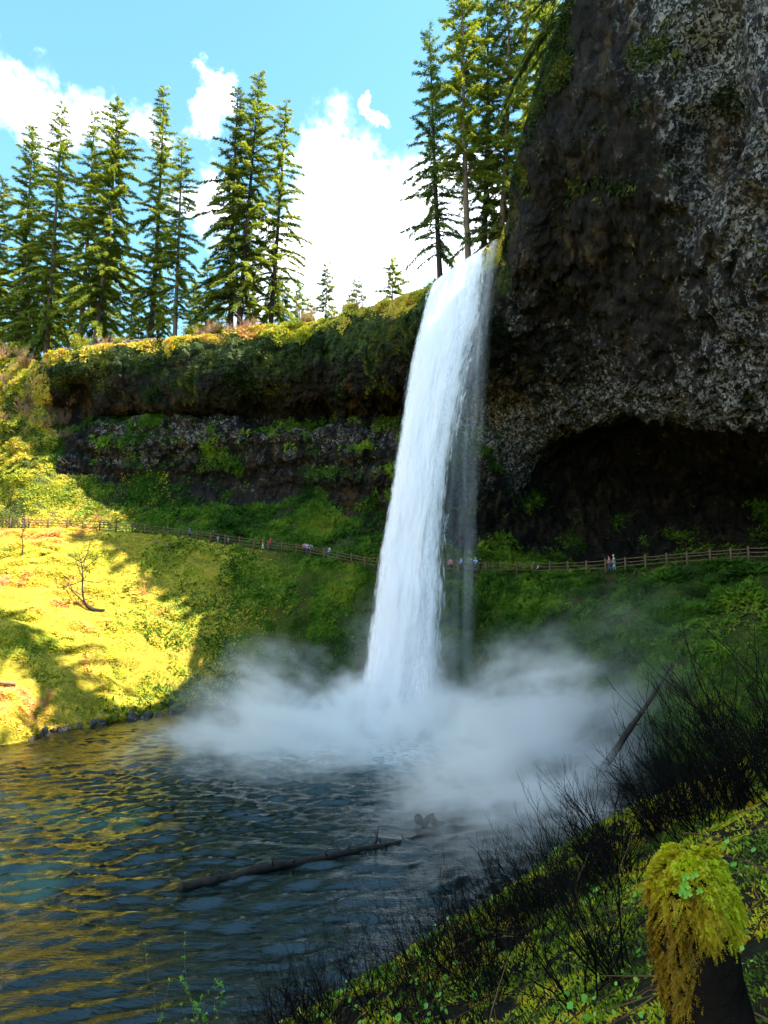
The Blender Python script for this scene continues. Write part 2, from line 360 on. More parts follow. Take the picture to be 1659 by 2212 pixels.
for i in range(NC):
    T = trail[i]
    if i in up: U = [P(*q) for q in up[i]]
    elif i < 3:
        n = np.array([-1, .1, 0.]); U = [T + n*a + np.array([0, 0, b]) for a, b in ((5, 7), (9, 14), (12, 19), (15, 24), (18, 28), (24, 32))]
    else:
        n = np.array([1, 0, 0.]); U = [T + n*a + np.array([0, 0, b]) for a, b in ((8, 1), (9, 6), (4, 14), (-1, 22), (-7, 38), (-9, 51))]
    inn = U[0] - T; inn[2] = 0; inn /= np.linalg.norm(inn)
    S0 = np.array([*shore[i], 0.]); 
    T2 = T + inn*2.6 + np.array([0, 0, .05])
    out = S0 - T; o2 = np.array([out[0], out[1], 0]); L = np.linalg.norm(o2)
    M1 = T + out*.30 + np.array([0, 0, 1.8]); M2 = T + out*.66 + np.array([0, 0, 1.2])
    S1 = S0 + o2/L*(-1.2) + np.array([0, 0, .9]); S2 = S0 + o2/L*5 + np.array([0, 0, -3.])
    back = U[5] - P(*TR[0])*0; bdir = inn
    R = U[5]
    B1 = R + bdir*3 + np.array([0, 0, .5]); B2 = R + bdir*14 + np.array([0, 0, 1.5]); 
    ctrl.append(dict(slope=[S2, S0, S1, M2, M1, T + inn*-.5 + np.array([0,0,-.12])], up=[T2, T2 + inn*.3*0 + (U[0]-T2)*.35 + np.array([0, 0, .2])]+U, back=[R, B1, B2], inn=inn))
def cr(Pts, n, axis=0):
    """Catmull-Rom through control points along axis 0"""
    Pts = np.asarray(Pts); m = len(Pts); s = np.linspace(0, m-1, n); i = np.minimum(s.astype(int), m-2); f = (s-i)
    f = f.reshape(-1, *([1]*(Pts.ndim-1)))
    g = lambda k: Pts[np.clip(k, 0, m-1)]
    p0, p1, p2, p3 = g(i-1), g(i), g(i+1), g(i+2)
    return .5*(2*p1 + (p2-p0)*f + (2*p0-5*p1+4*p2-p3)*f**2 + (3*p1-p0-3*p2+p3)*f**3)
def surf(key, nc, nr, c0=0, c1=None):
    G = np.array([c[key] for c in ctrl[c0:c1]])          # cols x rows x 3
    G = cr(G, nc); G = np.swapaxes(cr(np.swapaxes(G, 0, 1), nr), 0, 1)
    return G
def gnormal(G):
    a = np.gradient(G, axis=0); b = np.gradient(G, axis=1); n = np.cross(a, b); return n/(np.linalg.norm(n, axis=-1, keepdims=True)+1e-9)
def blurn(N, k=6):
    for _ in range(k):
        N = (N + np.roll(N, 3, 0) + np.roll(N, -3, 0) + np.roll(N, 3, 1) + np.roll(N, -3, 1))/5
    return N/(np.linalg.norm(N, axis=-1, keepdims=True)+1e-9)
def towards(N, G, c=np.array([-2, 40, 20.])):
    s = np.sign(((c - G)*N).sum(-1, keepdims=True)); return N*np.where(np.median(s) < 0, -1, 1)

# ---- cliff
ncC, nrC = 1300, 430
G = surf('up', ncC, nrC); N = towards(blurn(gnormal(G)), G)
colidx = np.linspace(0, NC-1, ncC)[:, None]; row = np.linspace(0, 7, nrC)[None]     # 0 trail inner .. 7 rim
rowe = np.clip(row/1.2, 0, 1)*np.clip((7-row)/.25, 0, 1)**.5
d = 1.3*fbm(G, 9, 3) + .6*(1-2*np.abs(fbm(G*np.array([1, 1, .6]), 4.2, 4)))-.2
b1, b2_, vv = voro(G*np.array([1, 1, .75]), 2.1); b3_, b4_, vv3 = voro(G*np.array([1, 1, .3]) + .8*fbm(G, 3, 2)[..., None], 1.5, 3)
c1_, c2_, vv2 = voro(G*np.array([1, 1, 1.2]), .85, 7)
rocky = np.clip((row-1.6)/.8, 0, 1)*(.35+.65*np.clip(1-(row-5.2)/1.5, 0, 1)) 
d = d + rocky*(.9*(vv3-.5)*np.clip(fbm(G, 12, 2, off=60)*2+.5, 0, 1) + .9*(vv-.5) + .55*np.minimum(b2_-b1, .4) + .55*(vv2-.5) + .3*np.minimum(c2_-c1_, .4)) + .18*fbm(G, .7, 3)
# strata ledges on the left wall
left = np.clip((13-colidx)/3, 0, 1)
d = d + left*np.clip((row-1.8)*(3.9-row), 0, 1)*.28*np.sign(np.sin(G[..., 2]*1.9+2*fbm(G, 14, 2)))*np.abs(np.sin(G[..., 2]*1.9+2*fbm(G, 14, 2)))**.4
for (u, v, Y, r, dep) in [(1200,460,68,4,3.5),(1215,420,66,3,2.5),(1535,130,51,2.6,4.5),(1540,260,52,2.8,5),(1548,370,53,2.2,3.5),(1225,1060,97,7,4),(1350,1040,93,8,5),(1450,1020,88,8,5),(1560,1040,80,7,4),
                          (1600,400,52,3,-2.5),(1620,200,50,3.5,-2.5),(1630,600,55,4,-2),(160,865,110,2.5,5),(560,880,108,4,2.5),(690,900,108,3,3)]:
    q = P(u, v, Y); rr = np.linalg.norm((G - q)/np.array([1, 1.6, 1.15]), axis=-1)/r
    d = d - dep*np.exp(-rr**2*1.3)
G2 = G + N*(d*rowe)[..., None]
mossm = np.zeros(G2.shape[:2])
mossm += left*np.clip((row-4.9)/1.0, 0, 1)*(.55+.25*np.clip((colidx-6)/4, 0, 1))        # mossy brow
mossm = np.maximum(mossm, np.clip(1.9-row, 0, 1)*.75)                                     # green slope above the trail
mossm = np.maximum(mossm, np.clip(1-np.abs(row-2.4)/1.0, 0, 1)*np.clip((colidx-11)/1, 0, 1)*np.clip((14.5-colidx)/1.5, 0, 1)*.42)
mossm = np.maximum(mossm, left*np.clip(1-np.abs(row-2.6)/1.2, 0, 1)*.30)
mossm = np.maximum(mossm, np.clip((row-6.5)/.4, 0, 1)*.65*np.ones_like(colidx))
mossm = np.maximum(mossm, np.clip(5.2-colidx, 0, 1)*.8)
pale_ = np.clip(1-np.abs(row-np.where(colidx > 13.3, 4.3, 3.7))/np.where(colidx > 13.3, 1.0, 1.3), 0, 1)*np.clip((colidx-10.5)/1.5, 0, 1)*1.0
pale_ = np.maximum(pale_, left*np.clip(1-np.abs(row-3.0)/1.3, 0, 1)*.30)
pale_ = np.maximum(pale_, np.clip((colidx-15.2)/.6, 0, 1)*np.clip((row-3.6)/1, 0, 1)*.85)
pale_ = np.maximum(pale_, np.exp(-((colidx-12.6)/.45)**2)*np.clip(1-np.abs(row-5.3)/1.2, 0, 1)*.6)
pale_ = pale_*np.clip(.75+.9*fbm(G, 10, 3, off=3), 0, 1.2)
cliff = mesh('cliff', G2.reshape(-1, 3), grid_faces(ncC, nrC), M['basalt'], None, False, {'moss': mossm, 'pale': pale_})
tag(cliff, kind='structure')

# ---- slope under the trail
ncS, nrS = 800, 260
GS = surf('slope', ncS, nrS); NS = towards(blurn(gnormal(GS)), GS)
rowS = np.linspace(0, 5, nrS)[None]
eS = np.clip((5-rowS)/.5, 0, 1)
dS = (.9*fbm(GS, 7, 3) + .75*fbm(GS, 2.4, 3))*eS
GS2 = GS + NS*dS[..., None]
edge_n = 7.3 + .9*fbm(GS2, 9, 2, off=31); dry_sunlit = 1/(1+np.exp(-(edge_n-np.linspace(0, NC-1, ncS)[:, None])*2.2))  # sunlit colouring of the drier side ends near the cast shadow's edge
slope = mesh('mossy_slope', GS2.reshape(-1, 3), grid_faces(ncS, nrS), M['slope_soil'], None, True, {'dry_sunlit': dry_sunlit}); tag(slope, kind='structure')
# ---- trail bench
TI = cr(np.array([c['slope'][-1] for c in ctrl]), 600); TO = cr(np.array([c['up'][0] for c in ctrl]), 600)
TI = TI + np.array([0, 0, .06]); TO = TO + np.array([0, 0, .1])
GT = np.stack([TI + (TO-TI)*f for f in np.linspace(-.03, 1.1, 9)], 1); GT[..., 2] += .05*fbm(GT, .8, 2)
tag(mesh('trail', GT.reshape(-1, 3), grid_faces(600, 9), M['trail_dirt'], None, True), kind='structure')
# ---- plateau behind the rim
GB = surf('back', 400, 16)
GB[:, 0] = G2[np.linspace(0, ncC-1, 400).astype(int), -1]
bd = cr(np.array([c['inn'] for c in ctrl]), 400)
far = [GB[:, -1] + bd*k + np.array([0, 0, z]) for k, z in ((20, 1), (60, 3), (200, 0), (900, -30))]
GB = np.concatenate([GB, np.stack(far, 1)], 1)
GB[..., 2] += np.clip(np.arange(GB.shape[1])/4, 0, 1)[None]*.5*fbm(GB, 5, 3)
tag(mesh('plateau', GB.reshape(-1, 3), grid_faces(400, GB.shape[1]), M['plateau_soil'], None, True), kind='structure')

# ------------------------------------------------------------------ pool
xs = np.arange(-75, 36, .19); ys = np.arange(8, 95, .19)
X, Y = np.meshgrid(xs, ys, indexing='ij')
dx, dy = X-BASE[0], Y-BASE[1]; rr = np.hypot(dx, dy); th = np.arctan2(dx, -dy)
near = np.clip((75-Y)/50, 0, 1)
wr = np.random.default_rng(12); h = 0*X; wx = 1.6*fbm(np.stack([X, Y, 0*X], -1), 7, 3); wy = 1.6*fbm(np.stack([X, Y, 0*X+9], -1), 7, 3)
gust = .55 + .9*np.clip(.5 + fbm(np.stack([X*.7, Y*1.4, 0*X+4], -1), 9, 3), 0, 1)
for k in range(26):
    lam = .32*1.075**k; a = math.radians(wr.normal(-78, 32)); ph = wr.uniform(0, 6.28)
    h += .0125*lam**.68*np.sin(2*np.pi/lam*((X+wx)*math.cos(a) + (Y+wy)*math.sin(a)) + ph)
for k in range(7):
    lam = .9*1.22**k; h += .030*lam**.7*np.sin(2*np.pi/lam*(rr + .8*wx) + k*2.1)*np.exp(-rr/22)
h = h*gust + .10*np.exp(-rr/11)*fbm(np.stack([X, Y, 0*X], -1), 1.1, 4)*3
pool = mesh('pool', np.stack([X, Y, h-.02], -1).reshape(-1, 3), grid_faces(len(xs), len(ys)), M['pool_water'], None, True)
tag(pool, kind='structure')

# ------------------------------------------------------------------ near bank
def bank_z(X, Y):
    z = H - .95 + .53*X - .28*Y - .030*np.maximum(0, Y-3.5)**2
    z = np.where(Y < 1.0, z + (1.0-Y)*-.2, z)
    p = np.stack([X, Y, 0*X], -1)
    return z + .22*fbm(p, 2.2, 3) + .10*fbm(p, .55, 3)
bx = np.concatenate([np.arange(-30, -6, .5), np.arange(-6, 9, .05), np.arange(9, 40, .5)]); by = np.concatenate([np.arange(-12, .5, .4), np.arange(.5, 13, .05), np.arange(13, 40, .5)])
BX, BY = np.meshgrid(bx, by, indexing='ij'); BZ = np.maximum(bank_z(BX, BY), -4)
tag(mesh('bank', np.stack([BX, BY, BZ], -1).reshape(-1, 3), grid_faces(len(bx), len(by)), M['bank_soil'], None, True), kind='structure')

# ------------------------------------------------------------------ waterfall
def strip(key, Lp, Rp, n, m, bulge, mat, parent, lump=.25, widen=0.0, seed=0.0):
    A = cr(np.array([P(*q) for q in Lp]), n); B = cr(np.array([P(*q) for q in Rp]), n)
    s = np.linspace(-widen, 1+widen, m)[None, :, None]
    G = A[:, None]*(1-s) + B[:, None]*s
    tt = np.linspace(0, 1, n)[:, None]; ss = np.linspace(0, 1, m)[None]
    G[..., 1] -= bulge*np.sqrt(np.clip(1-(2*ss-1)**2, 0, 1))*np.clip(.25+tt*3, 0, 1)
    q = np.stack([ss*9+0*tt, tt*9-0*ss+seed, 0*ss*tt+seed], -1)
    G[..., 1] += lump*3.0*fbm(q, 1.0, 4)*np.clip(tt*6, 0, 1)
    G[..., 0] += lump*1.5*fbm(q*np.array([.5, 1.4, 1]), 1.0, 4, off=5)*np.clip(tt*6, 0, 1)
    sv = (G[0, :, 2].max() - G[..., 2])
    return mesh(key, G.reshape(-1, 3), grid_faces(n, m), M[mat], parent, True, {'su': np.broadcast_to(ss, (n, m)), 'sv': sv})
LF = [(943,610,90),(928,620,87),(912,655,84.5),(895,720,82),(877,800,79.5),(862,900,77),(844,1000,75),(829,1100,73),(809,1200,71.5),(797,1300,70),(783,1400,68.5),(768,1500,67.5),(748,1620,66.5)]
RF = [(1080,512,80),(1077,528,77.2),(1074,590,76.4),(1066,680,75.3),(1046,780,74),(1019,880,72.5),(1004,980,71.5),(996,1080,70.5),(988,1200,69.5),(990,1300,68.5),(988,1400,67.5),(988,1500,66.5),(996,1620,65)]
wf = empty('waterfall', P(1010, 565, 82))
tag(wf, 'tall white waterfall plunging from the dark cliff rim into the pool', 'waterfall')
def keep(o, par):
    o.matrix_parent_inverse = par.matrix_world.inverted() if False else o.matrix_parent_inverse
    o.location = -Vector(par.location); return o
keep(strip('falling_water', LF, RF, 420, 90, 1.5, 'falls_core', wf, .10, 0), wf)
keep(strip('falling_water', LF, RF, 420, 60, .6, 'falls_core', wf, .10, -.06, 4), wf)
keep(strip('spray', LF, RF, 420, 90, 2.4, 'falls_outer', wf, .16, .05, 11), wf)
keep(strip('spray', LF, RF, 420, 60, -1.4, 'falls_outer', wf, .16, .03, 17), wf)
VR = [(1080,518,78.5),(1080,530,77.5),(1078,620,77),(1075,720,76.5),(1072,820,76),(1070,920,75.5),(1068,1030,75),(1066,1150,74.5),(1063,1300,74),(1060,1500,73),(1058,1600,72)]
VL = [(1060,528,79.5),(1050,545,78),(1030,620,77),(1005,720,76),(985,820,75),(965,920,74),(955,1030,73.5),(950,1150,73),(945,1300,72),(935,1500,71),(930,1600,71)]
keep(strip('spray_veil', VL, VR, 400, 80, .8, 'falls_veil', wf, .2), wf)
keep(strip('spray_veil', VL, VR, 400, 80, 1.8, 'falls_veil', wf, .2, .05, 9), wf)
tr_ = strip('side_trickle', [(921,628,89.5),(918,640,88),(915,665,87.6),(911,700,87.3),(905,760,87)], [(937,616,89.5),(932,632,88),(926,665,87.6),(922,700,87.3),(917,760,87)], 90, 14, .2, 'falls_outer', None, .05)
tag(tr_, 'thin white trickle spilling over the mossy rim left of the waterfall', 'trickle')

# ------------------------------------------------------------------ spray mist at the foot of the falls: one even-lit volume with a density of its own
mb = MB(); mb.box((2, 57, 7.4), (44, 56, 15.2)); 
t = material('mist_air'); p = t.n('NewGeometry').outputs['Position']
nv = t.n('VectorMath', {0: t.noise(p, .16, 5, .6, 0, True), 1: (.5, .5, .5)}, operation='SUBTRACT').outputs[0]
nv = t.n('VectorMath', {0: nv, 3: 8.5}, operation='SCALE').outputs[0]
pw = t.vmath('ADD', p, nv)
tot = None
for (c_, r_, st) in [((1, 66, .9), (9.5, 9, 4.6), 1.7), ((-7, 60, .5), (11, 14, 3.4), .8), ((-11, 66, 2.8), (8, 9, 6.0), .26), ((-17, 60, .3), (9, 12, 2.4), .14), ((7, 54, 1.0), (9, 19, 4.6), .60), ((12.5, 58, 2.6), (7.5, 10, 7.2), .42), ((6, 41, .8), (6, 11, 3.2), .30),
                     ((2, 66, 6), (6, 6, 9), .16), ((6, 43, .3), (6, 12, 2.8), .13), ((-20, 74, .2), (12, 8, 2.2), .035), ((20, 60, 5), (10, 12, 9), .022)]:
    q = t.vmath('DIVIDE', t.vmath('SUBTRACT', pw, c_), r_)
    m = t.sstep(t.vmath('LENGTH', q), 1.1, .0, 0, st)
    tot = m if tot is None else t.math('ADD', tot, m)
sx_ = t.n('SeparateXYZ', {0: t.vmath('SUBTRACT', t.vmath('ADD', p, t.n('VectorMath', {0: nv, 3: .35}, operation='SCALE').outputs[0]), (BASE[0], BASE[1], 0))})
an = t.math('ARCTAN2', sx_.outputs[0], t.math('MULTIPLY', sx_.outputs[1], -1)); ra = t.vmath('LENGTH', t.n('CombineXYZ', {0: sx_.outputs[0], 1: sx_.outputs[1]}).outputs[0])
pv = t.n('CombineXYZ', {0: t.math('MULTIPLY', an, 3.2), 1: t.math('MULTIPLY', ra, .10), 2: t.math('SUBTRACT', t.math('MULTIPLY', sx_.outputs[2], .34), t.math('MULTIPLY', ra, .10))}).outputs[0]
wis = t.sstep(t.math('ADD', t.math('MULTIPLY', t.noise(pv, 1.3, 7, .66), .62), t.math('MULTIPLY', t.noise(p, .42, 7, .7), .38)), .43, .66, .03, 2.3)
den = t.math('MULTIPLY', tot, wis)
vs = t.n('VolumeScatter', {'Color': (1, 1, 1, 1), 'Density': den, 'Anisotropy': .1})
finish(t, None, vs.outputs[0])
M['mist_air'].cycles.volume_step_rate = .8 if hasattr(M['mist_air'].cycles, 'volume_step_rate') else 1
mist = mb.build('mist', M['mist_air']); tag(mist, 'white spray mist billowing over the pool at the foot of the falls', 'mist', kind='stuff')

# ------------------------------------------------------------------ leafy cover scattered over surfaces (uncountable: stuff)
def scatter(G, N, n, weight):
    cell = np.linalg.norm(np.cross(G[1:, :-1]-G[:-1, :-1], G[:-1, 1:]-G[:-1, :-1]), axis=-1)*weight[:-1, :-1]
    cum = np.cumsum(cell.ravel()); k = np.searchsorted(cum, rng.random(n)*cum[-1]); i, j = np.unravel_index(np.minimum(k, cell.size-1), cell.shape)
    a, b = rng.random((2, n, 1))
    pt = G[i, j]*(1-a)*(1-b) + G[i+1, j]*a*(1-b) + G[i, j+1]*(1-a)*b + G[i+1, j+1]*a*b
    return pt, N[i, j], i, j
def cover(name, G, N, n, weight, mat, L, blades, label, cat, upw=.55, droop=0.0, wr=.34, tn=2.5):
    pt, nn, i, j = scatter(G, N, n, weight)
    tin = np.clip(.5 + .75*fbm(pt, tn*3, 3) + .45*fbm(pt, .9, 2, off=9) + rng.normal(0, .06, n), 0, 1)
    m = MB()
    for k in range(blades):
        r_ = rng.normal(0, 1, (n, 3)); r_ -= (r_*nn).sum(1, keepdims=True)*nn; r_ /= np.linalg.norm(r_, axis=1, keepdims=True)+1e-9
        D = r_ + nn*upw*rng.uniform(.3, 1.4, (n, 1)) + np.array([0, 0, -droop])
        Ls = L*rng.uniform(.5, 1.4, n)*(.45 + 1.3*np.clip(.5+1.4*fbm(pt, 2.6, 2, off=33), 0, 1)); m.kites(pt - nn*.05, D, nn + .35*rng.normal(0, 1, (n, 3)), Ls, Ls*wr*rng.uniform(.7, 1.3, n), np.clip(tin + rng.normal(0, .07, n), 0, 1))
    o = m.build(name, M[mat]); tag(o, label, cat, kind='stuff'); return o
ciS = np.linspace(0, NC-1, ncS)[:, None]; riS = rowS
patch = np.clip(.55 + 1.7*fbm(GS2, 5, 4, off=2), .06, 1)
vis = np.clip((ciS-2.6), 0, 1)*np.clip(18-ciS, 0, 1)*(riS > 1.05)
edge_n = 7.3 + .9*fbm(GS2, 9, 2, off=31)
dry_sunlit = 1/(1+np.exp(-(edge_n-ciS)*2.2))                     # drier growth to the left, also brightened as sunlit up to the shadow edge
NS2 = towards(blurn(gnormal(GS2), 3), GS2)
cover('dry_sunlit_cover', GS2, NS2, 170000, vis*np.clip(patch*1.6, .2, 1)*dry_sunlit, 'sun_tinted_green', .30, 3, 'yellow green grass and moss, coloured as sunlit, over the left slope', 'ground cover')
cover('fern_cover', GS2, NS2, 95000, vis*patch*(1-dry_sunlit), 'fern_green', .46, 3, 'green ferns and moss over the shaded slope below the trail', 'ground cover')
NG2 = towards(blurn(gnormal(G2), 3), G2)
ci = colidx; greenrow = np.clip((2.0 + .15*left + 1.1*fbm(G2, 6, 3, off=4) - row)*2, 0, 1)*np.clip((row-.1)*8, 0, 1)
lw = np.clip(ci-2.6, 0, 1)*np.clip(17-ci, 0, 1)
cover('upper_fern_cover', G2, NG2, 42000, greenrow*lw*np.clip(ci-5, 0, 1)*np.clip(.6+1.2*fbm(G2, 5, 3, off=6), .1, 1)*np.where(ci > 11.5, .35, 1), 'fern_green', .5, 3, 'green ferns growing between the trail and the cliff foot', 'ground cover')
cover('hillside_cover', G2, NG2, 75000, np.clip(6.3-ci + 1.3*fbm(G2, 5, 3), 0, 1)*np.clip(ci-2.6, 0, 1)*np.where((ci > 4.6) & (row > 2.2), .0, 1), 'sun_tinted_green', .36, 3, 'yellow and rusty brush over the far left hillside', 'ground cover')
brow = np.clip((row-5.0-.8*fbm(G2, 4, 3, off=8))*1.5, 0, 1)*np.clip((ci-4.4)*2, 0, 1)*np.clip((12.6-ci)*2, 0, 1)
cover('rim_moss', G2, NG2, 95000, brow*np.clip(.25+1.8*fbm(G2, 3, 3, off=12), .05, 1)+.001, 'cliff_moss_leaf', .27, 3, 'dark green moss and ferns hanging over the cliff rim', 'moss', .5, .5, .4)
crest = np.clip((row-6.55-.5*fbm(G2, 3, 2, off=14))*4, 0, 1)*np.clip((ci-4.2)*2, 0, 1)*np.clip((12.3-ci)*2, 0, 1)
cover('sun_tinted_rim_moss', G2, NG2, 22000, crest*np.clip(.6+1.2*fbm(G2, 4, 2, off=15), .1, 1)*np.where((ci > 7.2) & (ci < 9.3), 2.2, 1), 'sun_tinted_green', .42, 3, 'golden green moss crest with sunlight in its colour along the cliff rim', 'moss', .6, .2, .4)  # lit patches put in as brighter moss, denser along the sunny stretch
wall_m = np.clip((row-1.9), 0, 1)*np.clip((4.6-row), 0, 1)*np.clip(.05+1.6*fbm(G2, 4, 3, off=22)+.35*left*np.clip(8-ci, 0, 1), 0, 1)*lw*np.clip(NG2[..., 2]+.35, 0, 1)
cover('wall_ferns', G2, NG2, 26000, wall_m, 'fern_green', .40, 3, 'small green ferns clinging to ledges of the rock wall', 'ferns', .5, .3)
right_m = np.clip((row-5.6), 0, 1)*np.clip(ci-12.3, 0, 1)*np.clip(17-ci, 0, 1)*np.clip(-.35+1.5*fbm(G2, 4, 3, off=40)+np.clip((row-6.55)*3, 0, 1.2), 0, 1)
cover('overhang_moss', G2, NG2, 16000, right_m, 'cliff_moss_leaf', .3, 3, 'olive moss strands on the upper edge of the dark right cliff', 'moss', .4, .8, .3)

# ------------------------------------------------------------------ conifers on the plateau
def rim_z(X):
    R = G2[:, -1]; ok = (R[:, 1] > 50); k = np.argmin(np.abs(R[ok][:, 0]-X)); return R[ok][k, 2]
def conifer(label, ub, vb, Y, ut, vt, R, start=.12, dens=4.5, mat='fir_green', group=None, seed=0, spr=1.0, bare=.0, bark='bark', droop=.28, z0=None, shape=.62, size=.47, tall=None, at_=None):
    r = np.random.default_rng(seed*13+5); R = R*1.22; spr = spr*2.6; droop = droop*r.uniform(.6, 1.5); dens = dens*r.uniform(.8, 1.0)
    b = P(ub, vb, Y); b[2] = (rim_z(b[0])+1.2) if z0 is None else z0
    tp = P(ut, vt, Y)
    if at_: b = np.array(at_, float); tp = b + np.array([0, 0, tall])
    Hh = tp[2]-b[2]
    root = empty('conifer', b); tag(root, label, 'tree', group)
    tp = tp - b; up = tp/np.linalg.norm(tp)
    bend = r.normal(0, .006*Hh, 2)
    def axis(h):
        h = np.asarray(h)[..., None]; return tp*h + np.concatenate([np.sin(h*3.1)*bend[0], np.sin(h*3.1)*bend[1], 0*h], -1)
    m = MB(); hs = np.linspace(-.04, 1, 16); r0 = .0085*Hh + .08
    m.tube(axis(hs), r0*(1-hs*.94)**.9, 8)
    nb = int(Hh*dens*(1-start*.5))
    hh = start + (1-start)*(np.arange(nb)+r.random(nb))/nb
    L = R*np.clip((1-hh)/(1-start), .02, 1)**shape*r.uniform(.45, 1.12, nb)*(1-.35*np.clip(.3-(hh-start), 0, .3)/.3*r.random(nb)) + .35
  
    az = np.arange(nb)*2.399 + r.normal(0, .5, nb)
    L *= 1 + .18*np.sin(hh*17+seed)*np.sin(az+seed); hh = np.clip(hh + r.normal(0, .006, nb), start, .995)
    L *= np.where(r.random(nb) < .18, .45, 1)
    dr = np.stack([np.cos(az), np.sin(az), np.zeros(nb)], 1)
    ris = r.uniform(-.05, .35, nb) - .35*(1-hh) + .25*hh
    root_p = axis(hh)
    path = lambda s, i: root_p[i] + dr[i]*(L[i]*s)[:, None] + np.array([0, 0, 1.])*((ris[i]*s - droop*(.5+(1-hh[i]))*s*s)*L[i])[:, None]
    for i in range(0, nb, 1):
        if L[i] > 1.0:
            s = np.array([0, .35, .7, 1.]); m.tube(path(s, np.full(4, i)), np.array([1, .75, .45, .15])*(.018*L[i]+.02), 3)
    # dead limbs on the bare trunk
    for k in range(int(bare*Hh)):
        h0 = r.uniform(.1, start+.25); a0 = r.uniform(0, 6.28); l0 = r.uniform(.5, 1)*R*.75; d0 = np.array([math.cos(a0), math.sin(a0), r.uniform(-.3, .15)])
        s = np.linspace(0, 1, 5)[:, None]; pts = axis(np.array([h0]))[0] + d0*l0*s + np.array([0, 0, -.25])*l0*s**2 + r.normal(0, .03*l0, (5, 3))*s
        m.tube(pts, np.array([.06, .05, .04, .03, .015]), 3)
    m.build('trunk', M[bark], root, True)
    ns = np.maximum(3, (L*8.5*spr).astype(int)); idx = np.repeat(np.arange(nb), ns); n = len(idx)
    s = r.uniform(.04, 1.0, n)**.8
    base = path(s, idx); c = MB(); tang = dr[idx] + np.array([0, 0, 1.])*(ris[idx]-2*droop*(.5+(1-hh[idx]))*s)[:, None]
    side = np.cross(dr[idx], [0, 0, 1.]); tin = np.clip(.42 + .25*(s-.5) + r.normal(0, .13, n) + .22*np.sin(idx*1.7), 0, 1)
    for sg in (-1, 1):
        D = tang*r.uniform(.4, 1.1, (n, 1)) + side*sg*r.uniform(.4, 1.0, (n, 1)) + np.array([0, 0, 1.])*r.uniform(-.75, .12, (n, 1))
        Ls = size*r.uniform(.5, 1.35, n)*(.65+.5*(1-s)) + .04*L[idx]
        c.kites(base + r.normal(0, .12, (n, 3)), D, np.array([0, 0, 1.]) + .55*r.normal(0, 1, (n, 3)), Ls, Ls*.24, tin)
    D = np.array([0, 0, -1.]) + .5*dr[idx] + .3*r.normal(0, 1, (n, 3)); Ls = size*r.uniform(.4, 1.1, n)
    c.kites(base, D, r.normal(0, 1, (n, 3)), Ls, Ls*.20, tin*.8)
    c.build('crown', M[mat], root)
    return root
g1 = 'tall conifers on the left rim'; g2 = 'conifers beside the falls lip'; g3 = 'background conifers behind the rim'
T = [ # label, ub, vb, Y, ut, vt, R, kwargs
 ('tall dense fir at the far left edge with a blunt crown', 40, 730, 124, 74, 272, 7.5, dict(start=.08, dens=5, mat='fir_green')),
 ('tall pointed fir second from the left on the rim', 103, 722, 121, 136, 226, 7.5, dict(start=.1, dens=5)),
 ('fir with a bare reddish lower trunk left of the broadest fir', 172, 722, 119, 205, 240, 5.5, dict(start=.22, dens=4.2, bark='bark')),
 ('broad dense olive fir left of the gap in the tree row', 203, 722, 116, 255, 218, 7.8, dict(start=.12, dens=6, spr=1.15)),
 ('slender tall fir with irregular crown right of the broadest fir', 325, 720, 117, 355, 190, 5.4, dict(start=.12, dens=4.0, bark='bark_dark')),
 ('thin yellow green fir beside the slender tall fir', 378, 720, 114, 394, 298, 5.0, dict(start=.14, dens=4.4)),
 ('dark fir on the left of the three trees before the white cloud', 500, 706, 113, 515, 192, 6.6, dict(start=.12, dens=4.0, mat='fir_dark', bark='bark_dark')),
 ('tallest fir of the left rim with a leaning dark trunk', 515, 706, 111, 562, 157, 6.6, dict(start=.12, dens=4.2, mat='fir_green', bark='bark_dark')),
 ('fir with open crown nearest the gap with the white cloud', 583, 698, 112, 619, 216, 6.4, dict(start=.12, dens=4.0, bark='bark_dark')),
 ('fir cut by the left border of the picture', -25, 730, 128, 5, 385, 7, dict(start=.08, dens=5, mat='fir_dark')),
]
for k, (lab, ub, vb, Y, ut, vt, R, kw) in enumerate(T): conifer(lab, ub, vb, Y, ut, vt, R, group=g1, seed=k+1, **kw)
T = [
 ('short blue green fir by itself under the cloud, left of the falls', 707, 690, 132, 709, 568, 3.6, dict(start=.05, dens=5, mat='fir_blue')),
 ('little fir in the middle of the three under the white cloud', 770, 670, 126, 771, 598, 3.4, dict(start=.05, dens=5, mat='fir_blue')),
 ('small fir closest to the falls lip under the white cloud', 852, 650, 118, 850, 556, 3.8, dict(start=.05, dens=5, mat='fir_green')),
]
for k, (lab, ub, vb, Y, ut, vt, R, kw) in enumerate(T): conifer(lab, ub, vb, Y, ut, vt, R, group=g3, seed=k+31, size=.55, **kw)
